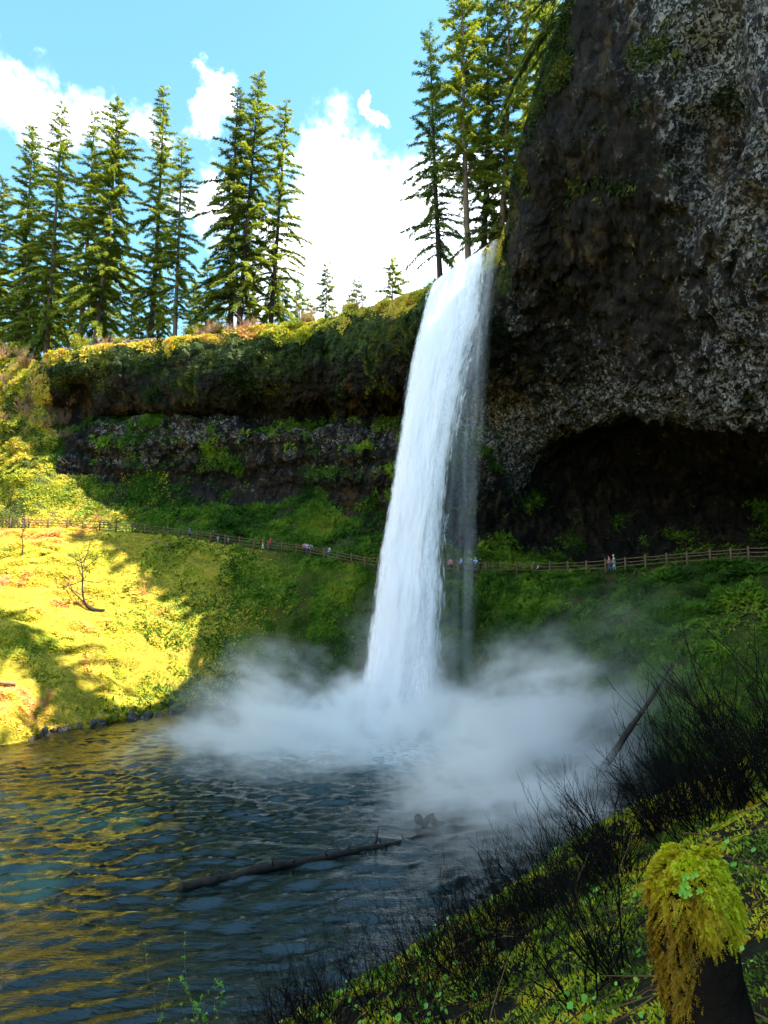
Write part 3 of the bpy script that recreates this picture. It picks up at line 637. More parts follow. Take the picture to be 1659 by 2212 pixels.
T = [
 ('fir with long bare limbs leaning left above the side trickle', 952, 605, 92, 928, 60, 5.0, dict(start=.14, dens=3.6, bare=.75, mat='fir_blue', bark='bark_dark', z0=54)),
 ('very tall fir with a straight pale trunk behind the falls lip', 1012, 556, 87, 1000, -70, 5.2, dict(start=.30, dens=4.2, bare=.5, z0=53.5, shape=.45)),
 ('slimmer fir just right of the straight pale trunk', 1040, 540, 90, 1052, -40, 4.6, dict(start=.10, dens=3.6, mat='fir_blue', bark='bark_dark', z0=54, shape=.5)),
 ('dark fir rising directly above the right end of the falls lip', 1074, 505, 88, 1098, -90, 4.6, dict(start=.06, dens=3.8, mat='fir_dark', z0=54.5, shape=.45)),
 ('fir half hidden behind the shoulder of the right cliff', 1120, 420, 90, 1140, -120, 5.2, dict(start=.02, dens=3.6, z0=56, shape=.45)),
 ('sunlit yellow green fir behind the dark limbs at the cliff shoulder', 1150, 320, 84, 1185, -80, 4.6, dict(start=.02, dens=3.8, mat='fir_green', z0=59, shape=.45)),
 ('dark fir with drooping limbs rooted on the right cliff top', 1230, 30, 62, 1236, -620, 6.8, dict(start=.0, dens=3.2, mat='fir_dark', bark='bark_dark', bare=1.3, z0=64.5, droop=.6)),
]
for k, (lab, ub, vb, Y, ut, vt, R, kw) in enumerate(T): conifer(lab, ub, vb, Y, ut, vt, R, group=g2, seed=k+51, **kw)
for k, (x, y, z, h_) in enumerate([(30, 40, 69, 27), (35, 47, 69, 30), (29, 52, 67, 24), (38, 33, 68, 28), (40, 24, 68, 30), (27, 60, 66, 26), (34, 56, 67, 30), (42, 14, 67, 30), (36, 38, 69, 33)]):  # unseen firs outside the view, added to break up the pool's sun patch
    o = conifer('unseen fir added on top of the right cliff to shade the pool', 900, 300, y, 900, 200, 5.5, start=.05, dens=3.2, z0=0, mat='fir_dark', group='unseen shading firs on top of the right cliff', seed=120+k, tall=h_, at_=(x, y, z-1), spr=.6)
# lower background trees between the trunks; nothing in the photo tells them apart
for k, (u, vt, R) in enumerate([(-10,560,4.5),(28,590,4.2),(66,520,4.8),(118,560,4.5),(150,610,4),(232,600,4),(285,560,4.4),(300,640,3.4),(345,600,4.2),(420,610,4),(448,560,4.4),(470,640,3.6),(545,600,4.2),(610,590,4),(645,610,3.8),(662,640,3)]):
    conifer('lower fir filling the gaps between the tall trunks on the left rim', u, 720, 136+9*math.sin(k*2.3), u+2, vt, R, start=.03, dens=4.5, mat=('fir_green', 'fir_dark', 'fir_blue')[k % 3], group='lower firs behind the left rim', seed=80+k, size=.6)

# ------------------------------------------------------------------ bare shrubs and small trees
def twig_mesh(m, p0, d0, L, r0, r, depth, k=4, spread=.5, up=.15):
    n = 5; pts = [p0]; d = d0/np.linalg.norm(d0)
    for i in range(n-1):
        d = d + r.normal(0, .13, 3) + np.array([0, 0, up*.3]); d /= np.linalg.norm(d); pts.append(pts[-1] + d*L/(n-1))
    m.tube(pts, np.linspace(r0, r0*.55, n), 3 if depth < 2 else 4, rng.random()*0+.5)
    if depth == 0: return
    for j in range(k):
        i = r.integers(1, n); dd = d + r.normal(0, spread, 3) + np.array([0, 0, up]); twig_mesh(m, pts[i], dd, L*r.uniform(.35, .7), r0*.55, r, depth-1, k, spread, up)
def shrub(seed, stems, L, r0, depth, k, lean=(0, 0, 0), spread=.45, base=.15):
    r = np.random.default_rng(seed); m = MB()
    for s in range(stems):
        a = r.uniform(0, 6.28); d = np.array([math.cos(a)*.55, math.sin(a)*.55, 1.]) + np.array(lean) + r.normal(0, .1, 3)
        twig_mesh(m, np.array([math.cos(a)*base*r.random(), math.sin(a)*base*r.random(), -.05]), d, L*r.uniform(.5, 1), r0, r, depth, k, spread)
    return m
black = []
for i in range(6):
    o = shrub(200+i, 6, .62, .0052, 2, 3, (-.35, -.05, 0), .36, .12).build('bare_shrub', M['twig_black']); black.append(o.data); bpy.data.objects.remove(o)
def place(mesh_, name, loc, rz, sc, label, cat, group):
    o = bpy.data.objects.new(name, mesh_); C.objects.link(o); o.location = loc; o.rotation_euler = (0, 0, rz); o.scale = (sc,)*3; tag(o, label, cat, group); return o
def bank_hit(u, v):
    d = raydir(u, v); ts = np.linspace(.8, 30, 1200); q = np.array([0, 0, H]) + d*ts[:, None]
    below = q[:, 2] < bank_z(q[:, 0], q[:, 1]); k = np.argmax(below); return q[k] if below.any() else None
rs = np.random.default_rng(99); nb_ = 0
sil = [(560, 2212), (640, 2190), (760, 2150), (880, 2080), (960, 2050), (1050, 2000), (1150, 1940), (1230, 1890), (1300, 1850), (1370, 1800), (1440, 1750), (1520, 1700), (1600, 1640), (1665, 1600), (1800, 1520)]
spots = []
for k in range(235):
    f = rs.uniform(0, len(sil)-1.01)**1.0; i = int(f); a = np.array(sil[i]); b = np.array(sil[i+1]); q = a + (b-a)*(f-i); q[1] += (abs(rs.normal(0, 1))*50 if rs.random() < .7 else rs.uniform(20, 330)) + 8
    if 1360 < q[0] < 1640 and q[1] > 1830: continue
    spots.append(q)
for k, q in enumerate(spots):
    hit = bank_hit(*q)
    if hit is None: continue
    dist = np.linalg.norm(hit - [0, 0, H]); hit[2] = bank_z(hit[0], hit[1])
    far_ = q[1] < np.interp(q[0], [a for a, b in sil], [b for a, b in sil]) + 60
    place(black[k % 6], 'bare_shrub', hit, rs.uniform(-.6, .6), rs.uniform(.6, 1.25)*np.interp(q[0], [600, 1000, 1250, 1450, 1650], [.46, .46, .56, .78, .95]),
          'bare black twiggy shrub on the outer edge of the near bank' if far_ else 'bare black twiggy shrub standing in the moss of the near bank', 'shrub', 'bare shrubs on the bank edge' if far_ else 'bare shrubs within the bank moss')
tan = []
for i in range(4):
    o = shrub(300+i, 12, 1.7, .030, 2, 5, (0, 0, 0), .55, .5).build('bare_bush', M['twig_tan']); tan.append(o.data); bpy.data.objects.remove(o)
def surf_at(G, u, v):
    R_ = G - np.array([0, 0, H]); cy_ = R_[..., 1]*math.cos(PITCH) + R_[..., 2]*math.sin(PITCH); cz = -R_[..., 1]*math.sin(PITCH) + R_[..., 2]*math.cos(PITCH)
    uu = 829.5 + F*R_[..., 0]/cy_; vv = 1106 - F*cz/cy_
    k = np.argmin((uu-u)**2 + (vv-v)**2 + np.where(cy_ < 1, 1e9, 0) + 0*uu); return G.reshape(-1, 3)[k].copy()
for k in range(46):
    u = rs.uniform(-25, 150); v = rs.uniform(755, 960)
    if u > 70 and v < 860: v = rs.uniform(865, 950)
    place(tan[k % 4], 'bare_bush', surf_at(G2, u, v), rs.uniform(0, 6), rs.uniform(.7, 1.3), 'leafless reddish bush in the thicket on the far left hillside', 'bush', 'reddish bushes on the left hillside')
for k in range(26):
    u = rs.choice([rs.uniform(100, 330), rs.uniform(400, 560), rs.uniform(640, 860)]); q = surf_at(G2, u, np.interp(u, [100, 255, 405, 545, 672, 795, 925], [765, 745, 730, 712, 696, 664, 622]))
    q[1] += rs.uniform(.6, 3); q[2] += .4
    place(tan[k % 4], 'bare_bush', q, rs.uniform(0, 6), rs.uniform(.6, 1.15), 'leafless tan bush growing along the top edge of the cliff', 'bush', 'tan bushes on the cliff edge')
def leafy_bush(lab, pos, R, mat, seed, group, n=2600):
    r = np.random.default_rng(seed); root = empty('leafy_bush', pos); tag(root, lab, 'bush', group)
    shrub(seed, 7, R*1.1, .04, 1, 4, base=.3).build('stems', M['bark'], root); root.children[0].name = 'stem'
    c = MB(); cc = r.normal(0, .5, (16, 3))*R*np.array([.8, .8, .5]) + [0, 0, R*.7]; k = r.integers(0, 16, n)
    pt = cc[k] + r.normal(0, .2, (n, 3))*R; pt[:, 2] = np.abs(pt[:, 2])
    c.kites(pt, r.normal(0, 1, (n, 3)), r.normal(0, 1, (n, 3)), r.uniform(.18, .42, n), r.uniform(.1, .2, n), np.clip(r.normal(.5, .2, n), 0, 1)); c.build('foliage', M[mat], root)
for k, (u, R) in enumerate([(165, 2.0), (250, 1.5), (405, 1.8), (470, 1.6), (655, 1.4), (752, 1.8), (20, 2.2)]):
    v = np.interp(u, [-30, 100, 255, 405, 545, 672, 795, 925], [740, 765, 745, 730, 712, 696, 664, 622]); q = surf_at(G2, u, v); q[1] += 2.5; q[2] += .2
    leafy_bush('bright yellow green bush on the cliff top below the ' + ['reddish trunk', 'broadest fir', 'thin fir', 'dark fir', 'gap beside the open fir', 'middle little fir', 'far left firs'][k], q, R, 'bush_leaf', 400+k, 'yellow green bushes on the cliff top')

def bare_tree(lab, pts, r0, seed, mat='bark_dark', k=9, L=2.2):
    r = np.random.default_rng(seed); b = pts[0]; root = empty('bare_tree', b); tag(root, lab, 'tree')
    pts = np.array(pts) - b; m = MB(); q = cr(pts, 14); m.tube(q, np.linspace(r0, r0*.3, 14), 6); m.build('trunk', M[mat], root, True)
    m = MB()
    for i in range(k):
        j = r.integers(5, 14); twig_mesh(m, q[j], r.normal(0, .6, 3) + [0, 0, .6], L*r.uniform(.5, 1), r0*.35, r, 2, 3, .5)
    m.build('branch', M[mat], root)
def at(u, v): return surf_at(GS2, u, v)
b = at(222, 1322)
bare_tree('crooked leafless tree bending up from the sunlit slope', [b, b+[-1.4, -1, .6], b+[-2.0, -1.2, 2.2], b+[-2.2, -1.0, 4.2], b+[-2.6, -.8, 6.2]], .16, 1, k=14, L=3)
b2 = at(228, 1325)
lg = MB(); lg.tube(cr([at(228, 1322)+[0, 0, .2], at(200, 1318)+[0, -.2, .25], at(175, 1300)+[0, -.2, .3], at(150, 1275)+[0, -.2, .4]], 12), np.linspace(.16, .05, 12), 6); tag(lg.build('fallen_limb', M['bark_dark'], None, True), 'dark fallen limb lying left of the crooked tree on the slope', 'limb')
b = at(48, 1200); bare_tree('small leafless tree just below the fence at far left', [b, b+[.2, -.3, 1.2], b+[0, -.3, 2.4], b+[.3, -.3, 3.6]], .09, 3, k=14, L=1.8)
def log(lab, A, B_, r0, r1, mat='log_wood', n=18, wob=.12, stubs=0, k=8):
    s = np.linspace(0, 1, n)[:, None]; A = np.array(A, float); B_ = np.array(B_, float); L = np.linalg.norm(B_-A)
    pts = A*(1-s) + B_*s + np.stack([fbm(np.stack([s[:, 0]*3, 0*s[:, 0]+q*7, A[0]+0*s[:, 0]], -1), 1, 3)*wob for q in range(3)], 1)
    m = MB(); m.tube(pts, np.linspace(r0, r1, n)*(1+.22*fbm(pts*[1, 1, 1], .7, 3)), k, noise=.35 if r0 > .1 else 0)
    for j in range(stubs):
        i = rs.integers(1, n-1); d = rs.normal(0, 1, 3); d[2] = abs(d[2])+.3; d /= np.linalg.norm(d); l = rs.uniform(.3, .9); m.tube([pts[i], pts[i]+d*l*.5, pts[i]+d*l], [.05, .04, .02], 4)
    return tag(m.build('log', M[mat], None, True), lab, 'log')
w0 = lambda u, v, z: (lambda d: np.array([0, 0, H]) + d*((z-H)/d[2]))(raydir(u, v))
log('long dark log floating in the pool, its left end pale', w0(388, 1922, .03), w0(945, 1797, .06), .19, .13, n=130, wob=.25, stubs=14, k=12)
log('broken reddish log stub jutting from the mist over the pool', w0(905, 1766, .35), w0(955, 1784, .0), .20, .17, 'log_wood', 14, .5, 0)
A = w0(1275, 1705, .1); log('thin bare tree trunk leaning up the right slope out of the mist', A, at(1440, 1462)+[-.3, -2.2, 1.2], .26, .09, 'bark_dark', 26, .12, 22)
log('short fallen log on the shaded slope just under the fence', at(330, 1172)+[0, -.3, .3], at(366, 1184)+[0, -.3, .25], .12, .08, 'pale_wood')
log('brown log lying on the slope at the left picture edge', at(-15, 1482)+[0, -.3, .3], at(36, 1483)+[0, -.3, .3], .22, .15, 'pale_wood')
log('dark thin stick slanting down the slope right of the falls', at(1118, 1322)+[0, -.3, .4], at(1142, 1296)+[0, -.3, .4], .09, .05, 'bark_dark')
hA = bank_hit(1010, 2150); 
log('pale weathered branch lying in the dark twigs at the bottom edge', w0(650, 2215, 1.6), w0(985, 2142, 1.4), .05, .025, 'pale_wood', 20, .15, 4)

# ------------------------------------------------------------------ shore rocks
stones = []
for i in range(6):
    bpy.ops.mesh.primitive_ico_sphere_add(subdivisions=3, radius=1); o = bpy.context.object; me = o.data
    co = np.empty(len(me.vertices)*3, np.float32); me.vertices.foreach_get('co', co); co = co.reshape(-1, 3)
    bb, ss, vv_ = voro(co*1.0, 1.3, i*5.0); co = co*(1 + .35*(vv_[:, None]-.5) + .22*fbm(co, 1.1, 3, off=i*9)[:, None])*np.array([1, .8, .62])
    me.vertices.foreach_set('co', co.astype(np.float32).ravel()); me.materials.append(M['boulder_stone']); me.update(); stones.append(me); me.name = 'shore_rock'; bpy.data.objects.remove(o)
SH = cr(np.array([[*q, 0] for q in shore], float), 900)
for k in range(150):
    a = rs.integers(180, 400); q = SH[a] + np.array([rs.normal(-.2, .5), rs.normal(.1, 1.0), rs.uniform(-.15, .35)]); s_ = rs.uniform(.12, .5)*(1.7 if rs.random() < .1 else 1)
    o = place(stones[k % 6], 'shore_rock', q, rs.uniform(0, 6), s_, 'dark grey rock among the stones along the left shore of the pool', 'rock', 'rocks along the left shore'); o.rotation_euler = tuple(rs.uniform(0, 6, 3))

# ------------------------------------------------------------------ fence along the trail
uT = []
R_ = TI - np.array([0, 0, H]); uT = 829.5 + F*R_[:, 0]/(R_[:, 1]*math.cos(PITCH)+R_[:, 2]*math.sin(PITCH))
okT = (R_[:, 1] > 45) ; tI, tO, uK = TI[okT], TO[okT], uT[okT]
def on_trail(u, f=0.0):
    return np.array([np.interp(u, uK, tI[:, k])*(1-f) + np.interp(u, uK, tO[:, k])*f for k in range(3)])
posts_u = [-62,-20,21.5,62,103,145,179,215,250,285,313,354,387,425,455,486,517,549,579,609,640,671,700,729,759,788,817,846,875,904,932,960,990,1021,1051,1084,1117,1152,1188.5,1227,1267.5,1308.5,1351.5,1395,1441,1485,1535,1580,1618,1665,1712]
fence = empty('fence', on_trail(21.5)); tag(fence, 'brown three-rail wooden fence along the trail around the falls', 'fence')
fo_ = np.array(fence.location); pr = np.array([on_trail(u, -.02) for u in posts_u])
for k, q in enumerate(pr):
    hgt = 1.38 + .05*math.sin(k*3.7); m = MB(); m.tube(np.array([q+[0, 0, -.4], q+[0, 0, hgt-.03], q+[0, 0, hgt]]) - fo_, [.115, .11, .07], 8); m.build('post', M['fence_wood'], fence, False)
for hz in (.42, .80, 1.18):
    m = MB()
    for a, b in zip(pr[:-1], pr[1:]):
        s = np.linspace(0, 1, 4)[:, None]; m.tube(a*(1-s)+b*s + np.array([0, 0, hz]) - fo_ + np.stack([0*s[:, 0], 0*s[:, 0], rs.normal(0, .025) - .05*np.sin(s[:, 0]*3.14)], 1), .052, 5)
    m.build('rail', M['fence_wood'], fence, True)

# low stone wall on the left rim
stw = MB(); m_u = np.linspace(112, 325, 60)
for k, u in enumerate(m_u):
    q = surf_at(G2, u, np.interp(u, [100, 255, 405], [765, 745, 730])); q = q + np.array([0, 1.8, .3])
    for j in range(4): 
        sz = np.array([.62, .5, .27])*rs.uniform(.8, 1.15, 3); a = rs.normal(0, .12); ax = np.array([[math.cos(a), math.sin(a), 0], [-math.sin(a), math.cos(a), 0], [0, 0, 1]])
        stw.box(q + [rs.normal(0, .06), rs.normal(0, .05), j*.27], sz, ax)
tag(stw.build('stone_wall', M['wall_stone']), 'low grey stone wall along the rim beneath the left firs', 'wall')

# ------------------------------------------------------------------ people on the trail
def flat(name, c):
    if name not in M: plain(name, c, .8, .08, 8, .003, 40)
    return M[name]
def skin_obj(name, V, E, R, mat, parent, sub=1):
    me = bpy.data.meshes.new(name); me.from_pydata([tuple(v) for v in V], E, []); o = bpy.data.objects.new(name, me); C.objects.link(o)
    md = o.modifiers.new('s', 'SKIN'); md.use_smooth_shade = True
    for i, r_ in enumerate(R): me.skin_vertices[0].data[i].radius = r_ if isinstance(r_, tuple) else (r_, r_)
    me.skin_vertices[0].data[0].use_root = True
    o.modifiers.new('u', 'SUBSURF').levels = sub; o.modifiers['u'].render_levels = sub
    dg = bpy.context.evaluated_depsgraph_get(); ev = o.evaluated_get(dg); nm = bpy.data.meshes.new_from_object(ev)
    o.modifiers.clear(); o.data = nm; nm.name = name; nm.materials.clear(); nm.materials.append(mat); o.parent = parent
    return o
def person(lab, u, f, jacket, legs, hat, face=0.0, h=1.72, pack=None, lean=0.0, step=.12, seed=0, rail=False):
    k = h/1.75; root = empty('person', on_trail(u, f), face); tag(root, lab, 'person', 'people on the trail')
    r = np.random.default_rng(seed); ln = lean
    # +Y is forward
    V = [(0,0,.95),(0,.03*ln*3,1.18),(0,.10*ln*3,1.38),(0,.12*ln*3,1.50),(0,.14*ln*3+.01,1.60),(0,.15*ln*3+.01,1.71)]
    E = [(0,1),(1,2),(2,3),(3,4),(4,5)]; R = [.13,.12,.13,.05,.085,.07]
    hand = []
    for s in (-1, 1):
        el = (s*.27, .05+(.18 if rail else 0)+.2*ln, 1.14); wr_ = (s*.25, .16+(.28 if rail else .05*s)+.2*ln, .98 if not rail else 1.12)
        n = len(V); V += [(s*.17, .10*ln*3, 1.40), el, wr_, (wr_[0], wr_[1]+.05, wr_[2]-.06)]; E += [(2, n), (n, n+1), (n+1, n+2), (n+2, n+3)]; R += [.058,.042,.03,(.04,.022)]
        for q, l in enumerate((.055,.07,.075,.07,.055)):
            b_ = V[n+3]; mth = len(V); V += [(b_[0]+(q-2)*.016, b_[1]+l*.6, b_[2]-.03), (b_[0]+(q-2)*.018, b_[1]+l, b_[2]-.065)]; E += [(n+3, mth), (mth, mth+1)]; R += [.009, .008]
        n = len(V); st = step*s; V += [(s*.10, 0, .86), (s*.10, st*.6+.03, .48), (s*.10, st, .09), (s*.11, st+.16, .045)]; E += [(0, n), (n, n+1), (n+1, n+2), (n+2, n+3)]; R += [.085,.055,.042,(.045,.03)]
    V = [tuple(c*k for c in v) for v in V]; R = [tuple(c*k for c in q) if isinstance(q, tuple) else q*k for q in R]
    skin_obj('body', V, E, R, M['skin'], root)
    jV = [V[1]]+[V[0], V[2], tuple(np.array(V[3])-[0, 0, .02])]; jE = [(0,1),(0,2),(2,3)]; jR = [.15*k,.155*k,.16*k,.085*k]
    for b_ in (6, 24):
        n = len(jV); jV += [V[b_], V[b_+1], V[b_+2]]; jE += [(2, n), (n, n+1), (n+1, n+2)]; jR += [.08*k,.062*k,.048*k]
    skin_obj('jacket', jV, jE, jR, flat(*jacket), root)
    tV = [tuple(np.array(V[0])*[1, 1, 1])]; tE = []; tR = [.145*k]
    for b_ in (20, 38):
        n = len(tV); tV += [V[b_], V[b_+1], V[b_+2]]; tE += [(0, n), (n, n+1), (n+1, n+2)]; tR += [.105*k,.075*k,.06*k]
    skin_obj('trousers', tV, tE, tR, flat(*legs), root)
    hd = np.array(V[5]); m = MB(); th = np.linspace(0, 2*np.pi, 14, endpoint=False)
    m.tube([hd+[0, -.03*k, -.09*k], hd+[0, -.02*k, -.03*k], hd+[0, -.008, .03*k], hd+[0, 0, .065*k], hd+[0, 0, .082*k]], np.array([.078, .094, .088, .055, .01])*k, 14); m.build('hat' if hat[0] != 'hair_brown' else 'hair', flat(*hat), root, True)
    m = MB(); 
    for s in (-1, 1):
        m.tube([np.array([s*.105*k, step*s-.07*k, .035]), np.array([s*.105*k, step*s+.04, .05*k]), np.array([s*.11*k, step*s+.19*k, .03])], np.array([.05, .06, .045])*k, 8); 
        m.build('shoe', flat('shoe_dark', (.03, .03, .03)), root, True); m = MB()
    if pack:
        m = MB(); m.tube([np.array([0, -.2, 1.02])*k, np.array([0, -.24, 1.08])*k, np.array([0, -.24, 1.32])*k, np.array([0, -.19, 1.42])*k], np.array([.09, .15, .15, .08])*k, 10); m.build('backpack', flat(*pack), root, True)
    return root
# vertex numbering used above: 6..9 left arm, 10..19 left fingers, 20..23 left leg, 24..27 right arm, 28..37 fingers, 38..41 right leg
J = dict(blue=('cloth_blue', (.02, .08, .55)), red=('cloth_red', (.75, .02, .03)), black=('cloth_black', (.015, .015, .02)), white=('cloth_white', (.75, .78, .82)), pink=('cloth_pink', (.7, .18, .22)),
         lblue=('cloth_light_blue', (.35, .55, .85)), salmon=('cloth_salmon', (.7, .22, .18)), grey=('cloth_grey', (.4, .45, .5)), teal=('cloth_teal', (.35, .8, .75)), denim=('cloth_denim', (.05, .09, .2)), brown=('cloth_brown', (.2, .1, .06)), hair=('hair_brown', (.04, .025, .015)), yellow=('cloth_yellow', (.7, .6, .2)), redhat=('hat_red', (.6, .05, .04)))

for k, a in enumerate([
 ('person in dark clothes walking behind the fence at far left', 52, .45, J['black'], J['denim'], J['hair'], 1.4, 1.75),
 ('person in a bright blue jacket walking behind the fence', 410, .45, J['blue'], J['black'], J['hair'], -1.2, 1.75),
 ('person in black with a reddish hat behind the fence left of the white jackets', 461, .4, J['black'], J['black'], J['redhat'], 1.4, 1.75),
 ('child in white standing behind the rails next to the red hat', 471, .6, J['white'], J['grey'], J['hair'], 1.0, 1.15),
 ('child in white walking alone between two fence posts', 494, .5, J['white'], J['denim'], J['hair'], 1.5, 1.15),
 ('person in a brown top and white trousers behind the fence left of the red coat', 568, .45, J['brown'], J['white'], J['hair'], -1.3, 1.6),
 ('person in a bright red hooded coat behind the fence', 585, .4, J['red'], J['black'], J['redhat'], 1.5, 1.78),
 ('person in a pale pink top leftmost of the trio left of the falls', 658, .45, J['pink'], J['black'], J['hair'], .3, 1.7),
 ('person in a light blue jacket, middle of the trio left of the falls', 664, .5, J['lblue'], J['denim'], J['hair'], .2, 1.72),
 ('person in grey rightmost of the trio left of the falls', 672, .4, J['grey'], J['black'], J['hair'], -.4, 1.7),
 ('person in black close behind the teal jacket nearest the falls', 709, .5, J['black'], J['denim'], J['hair'], 1.2, 1.7),
 ('person in a pale teal jacket nearest the left side of the falls', 713, .35, J['teal'], J['denim'], J['hair'], 1.2, 1.75),
 ('person in a pink jacket seen through the spray right of the falls', 973, .45, J['pink'], J['black'], J['hair'], 2.9, 1.65),
 ('person in a light blue jacket and backpack looking at the falls', 996, .35, J['lblue'], J['black'], J['hair'], 1.7, 1.78),
 ('person in dark blue left of the light blue hood in the group at the rail', 1018, .45, J['denim'], J['black'], J['hair'], 2.6, 1.75),
 ('person in a light blue hooded jacket in the group at the rail', 1027, .3, J['lblue'], J['denim'], J['lblue'], 2.9, 1.78),
 ('person in black at the right of the group at the rail', 1037, .4, J['black'], J['black'], J['hair'], -2.6, 1.78),
 ('child in white bending behind the rails right of the falls', 1162, .5, J['white'], J['black'], J['hair'], 1.5, 1.05),
 ('person in a salmon shirt beside the yellow hat behind the right fence', 1317, .45, J['salmon'], J['denim'], J['hair'], 1.5, 1.7),
 ('person in pale grey with a yellow hat behind the right fence', 1327, .4, J['grey'], J['grey'], J['yellow'], 1.4, 1.74)]):
    lab, u, f, j_, l_, h_, face, hh_ = a
    person(lab, u, f, j_, l_, h_, face, hh_, J['denim'] if k in (13,) else None, .15 if k in (18, 19) else 0, .12, k, k in (14, 15, 16))

# ------------------------------------------------------------------ moss, clover and litter on the near bank
def bank_pts(n, x0=-5, x1=8, y0=1.2, y1=12, pw=1.0):
    x = rng.uniform(x0, x1, n*4); y = rng.uniform(y0, y1, n*4); w = 1/(.6+(x*x+y*y)/9)**pw
    k = rng.choice(n*4, n, False, w/w.sum()); x, y = x[k], y[k]; z = bank_z(x, y); e = .03
    nx = -(bank_z(x+e, y)-z)/e; ny = -(bank_z(x, y+e)-z)/e; N = np.stack([nx, ny, np.ones(n)], 1); N /= np.linalg.norm(N, axis=1, keepdims=True)
    return np.stack([x, y, z], 1), N
pt, nn = bank_pts(300000)
keepm = (.3*fbm(pt, .9, 3, off=3) + .9*fbm(pt, .16, 3) > -.17) & (pt[:, 2] > .3); pt, nn = pt[keepm], nn[keepm]; n = len(pt)
tin = np.clip(.42 + 1.3*fbm(pt, .5, 3, off=5) + .7*fbm(pt, .10, 2, off=2) + rng.normal(0, .1, n), 0, 1)
ds = np.linalg.norm(pt - [0, 0, H], axis=1); m = MB()
for k in range(2):
    r_ = rng.normal(0, 1, (n, 3)); D = r_*.8 + nn*rng.uniform(.2, 1.2, (n, 1)); Ls = rng.uniform(.009, .026, n)*(ds/3.0)**.8
    m.kites(pt, D, nn + .5*rng.normal(0, 1, (n, 3)), Ls, Ls*.36, np.clip(tin + rng.normal(0, .06, n), 0, 1))
tag(m.build('bank_moss', M['near_moss']), 'yellow green moss carpeting the near bank', 'moss', kind='stuff')
pt, nn = bank_pts(9000, y1=10); kk = fbm(pt, .8, 3, off=21) > .10; pt, nn = pt[kk], nn[kk]; n = len(pt)
th = np.linspace(0, 2*np.pi, 8, endpoint=False); N2 = nn + .5*rng.normal(0, 1, (n, 3)); N2 /= np.linalg.norm(N2, axis=1, keepdims=True)
U = np.cross(N2, [.3, .8, .1]); U /= np.linalg.norm(U, axis=1, keepdims=True); W = np.cross(N2, U); rad = rng.uniform(.005, .013, (n, 1, 1))*np.clip(np.linalg.norm(pt-[0, 0, H], axis=1)/2.6, .5, 1.8)[:, None, None]
V = (pt + nn*rng.uniform(.01, .07, (n, 1)))[:, None] + rad*(np.cos(th)[None, :, None]*U[:, None] + np.sin(th)[None, :, None]*W[:, None])*(1-.25*(np.cos(th*2)[None, :, None] > .8))
tag(mesh('clover', V.reshape(-1, 3), np.arange(n*8).reshape(n, 8), M['clover'], None, False, {'tint': np.repeat(np.clip(rng.normal(.5, .25, n), 0, 1), 8)}), 'small round bright green leaves scattered on the near bank', 'leaves', kind='stuff')
pt, nn = bank_pts(2600, y1=10); m = MB()
for q, N_ in zip(pt, nn):
    d = rng.normal(0, 1, 3); d -= (d @ N_)*N_*.75; d /= np.linalg.norm(d); l = rng.uniform(.08, .4); m.tube([q+N_*.015, q+d*l*.5+N_*.03, q+d*l+N_*.02], [.003, .0028, .0015], 3, rng.random())
tag(m.build('twig_litter', M['litter']), 'brown dead twigs and stems strewn over the near bank', 'twigs', kind='stuff')

# mossy stump in the lower right corner
SY = 1.5; KK = SY/2.55; top = P(1492, 1922, SY); bot = P(1548, 2330, SY)
stump = empty('stump', bot); tag(stump, 'dark wooden stump post capped with golden moss, lower right corner', 'stump')
ax = top-bot; Ls_ = np.linalg.norm(ax); m = MB(); s = np.linspace(-1.2, 1, 80)[:, None]
m.tube(ax*s, KK*np.interp(s[:, 0], [-.3, 0, .5, .9, 1], [.17, .155, .135, .125, .09]), 40, noise=.22); m.build('post', M['stump_wood'], stump, True)
r = np.random.default_rng(5); nf = 3600; kf = 22   # fronds, leaflets per frond
th = r.uniform(0, 2*np.pi, nf); istop = r.random(nf) < .42
drape = KK*(.11 + .33*np.clip(np.cos(th-math.radians(196)), 0, 1)**4 + .07*np.clip(np.cos(th-math.radians(240)), 0, 1)**2 + .04*np.sin(th*5) + .03*np.sin(th*11))
hfr = r.random(nf)**.8; RR = .116*KK
rad = np.where(istop, 1.06*RR*np.sqrt(r.random(nf)), RR + KK*(.012*np.sin(th*7) + .012*np.sin(hfr*3.1))); down = np.where(istop, 0, hfr*drape)
lump = KK*(.030*np.sin(th*3+1) + .02*np.sin(th*7))
zz = np.where(istop, KK*(.065*(1-(rad/RR)**4) + .035) + lump*.6, KK*.035 - down + lump*(1-hfr)*.6)
outw = np.stack([np.cos(th), np.sin(th), 0*th], 1)
pos = np.stack([np.cos(th)*rad, np.sin(th)*rad, zz], 1) + ax - np.stack([ax[0]/ax[2]*down, 0*down, 0*down], 1)
D = np.where(istop[:, None], outw*1.0 + np.array([0, 0, .25]), outw*.65 + np.array([0, 0, -1.])) + r.normal(0, .42, (nf, 3)); D /= np.linalg.norm(D, axis=1, keepdims=True)
fl = KK*r.uniform(.016, .046, nf)*np.where(istop, .7, 1); Nf = outw + .5*r.normal(0, 1, (nf, 3)) + np.where(istop[:, None], np.array([0, 0, 1.]), 0)
Wf = np.cross(Nf, D); Wf /= np.linalg.norm(Wf, axis=1, keepdims=True)
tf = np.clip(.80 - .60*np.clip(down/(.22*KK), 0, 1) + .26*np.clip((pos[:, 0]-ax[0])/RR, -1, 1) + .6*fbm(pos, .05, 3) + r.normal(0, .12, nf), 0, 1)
s1 = np.tile(np.linspace(.02, 1, kf), nf); fi = np.repeat(np.arange(nf), kf); sg = np.tile(np.where(np.arange(kf) % 2, 1., -1.), nf)[:, None]; n = nf*kf
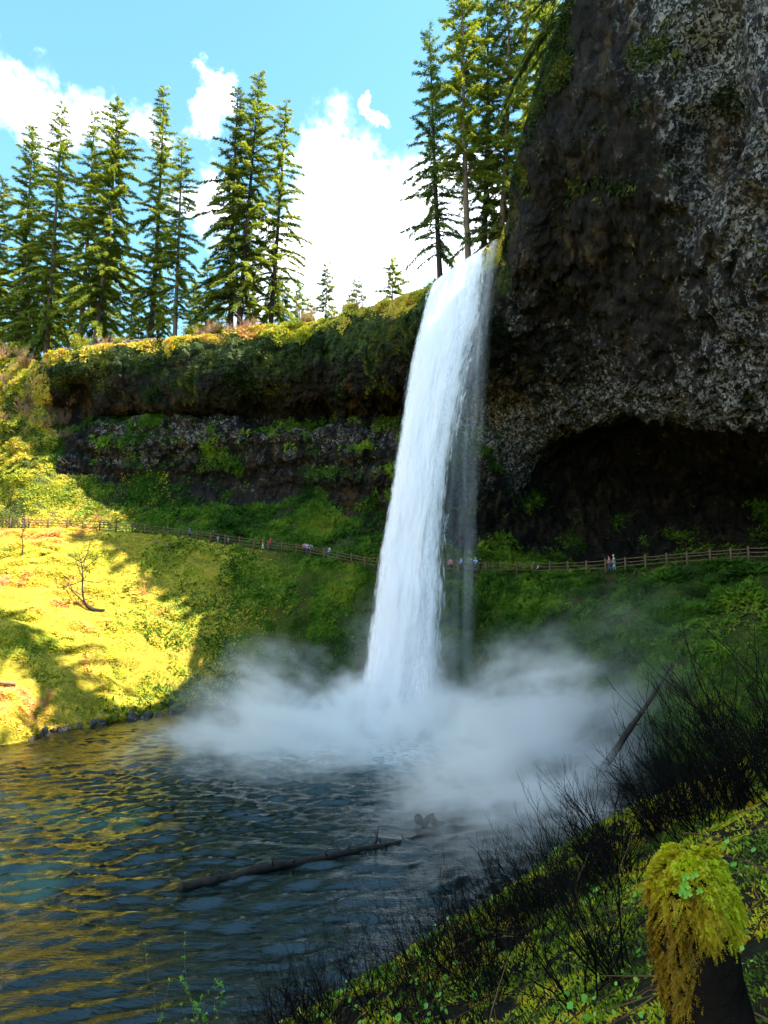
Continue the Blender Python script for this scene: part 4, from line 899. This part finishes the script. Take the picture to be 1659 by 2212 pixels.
curve = np.array([0, 0, -1.])*(s1**2*fl[fi]*.35)[:, None]
bp = pos[fi] + D[fi]*(fl[fi]*s1)[:, None] + curve
Dk = D[fi]*.9 + Wf[fi]*sg*.9 + .2*r.normal(0, 1, (n, 3)); Lk = KK*(.006 + .010*(1-s1))*r.uniform(.7, 1.3, n)
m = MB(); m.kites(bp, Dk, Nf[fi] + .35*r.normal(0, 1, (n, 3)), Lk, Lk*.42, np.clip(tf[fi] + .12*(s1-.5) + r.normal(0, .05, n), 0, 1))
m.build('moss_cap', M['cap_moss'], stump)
m = MB(); hs = KK*np.linspace(-.045, .075, 9)
m.tube(ax + np.stack([0*hs, 0*hs, hs], 1), KK*np.array([.09, .106, .110, .112, .110, .106, .098, .075, .02]), 28, 0.35, .12); m.build('moss_core', M['stump_wood'], stump, True)
m = MB()
for (u, v, rr_) in [(1478, 1915, .014), (1484, 1932, .012), (1472, 1928, .010), (1480, 1895, .011), (1500, 1890, .010), (1510, 1925, .009)]:
    q = P(u, v, SY-.10) - bot; a = np.linspace(0, 2*np.pi, 9)[:-1]
    m.kites(np.repeat(q[None], 5, 0), np.stack([np.cos(a[:5]*1.25), 0*a[:5]-.3, np.sin(a[:5]*1.25)], 1), np.tile([0, -1., .2], (5, 1)), np.full(5, rr_*.9), np.full(5, rr_*.75), np.full(5, .8))
m.build('leaf', M['clover'], stump)

# small leafy sapling in front of the dark water
q0 = w0(405, 2290, 3.0); sap = empty('sapling', q0); tag(sap, 'thin green-leaved sapling in front of the dark water, bottom left', 'sapling')
tp = w0(402, 2065, 3.0); tp = q0 + np.array([0, 0, 1.5]); m = MB(); r = np.random.default_rng(8); stp = []
for k in range(5): twig_mesh(m, np.array([r.normal(0, .08), r.normal(0, .08), 0]), np.array([r.normal(0, .3), 0, 1.]), r.uniform(.7, 1.5), .010, r, 1, 4, .5)
m.build('stem', M['bark'], sap); c = np.concatenate(m.V); k = r.integers(0, len(c), 420); c = c[k]; c = c[c[:, 2] > .25]; n = len(c); m = MB()
m.kites(c, r.normal(0, 1, (n, 3)), r.normal(0, 1, (n, 3)), r.uniform(.03, .08, n), r.uniform(.02, .05, n), np.clip(r.normal(.4, .2, n), 0, 1)); m.build('foliage', M['clover'], sap)
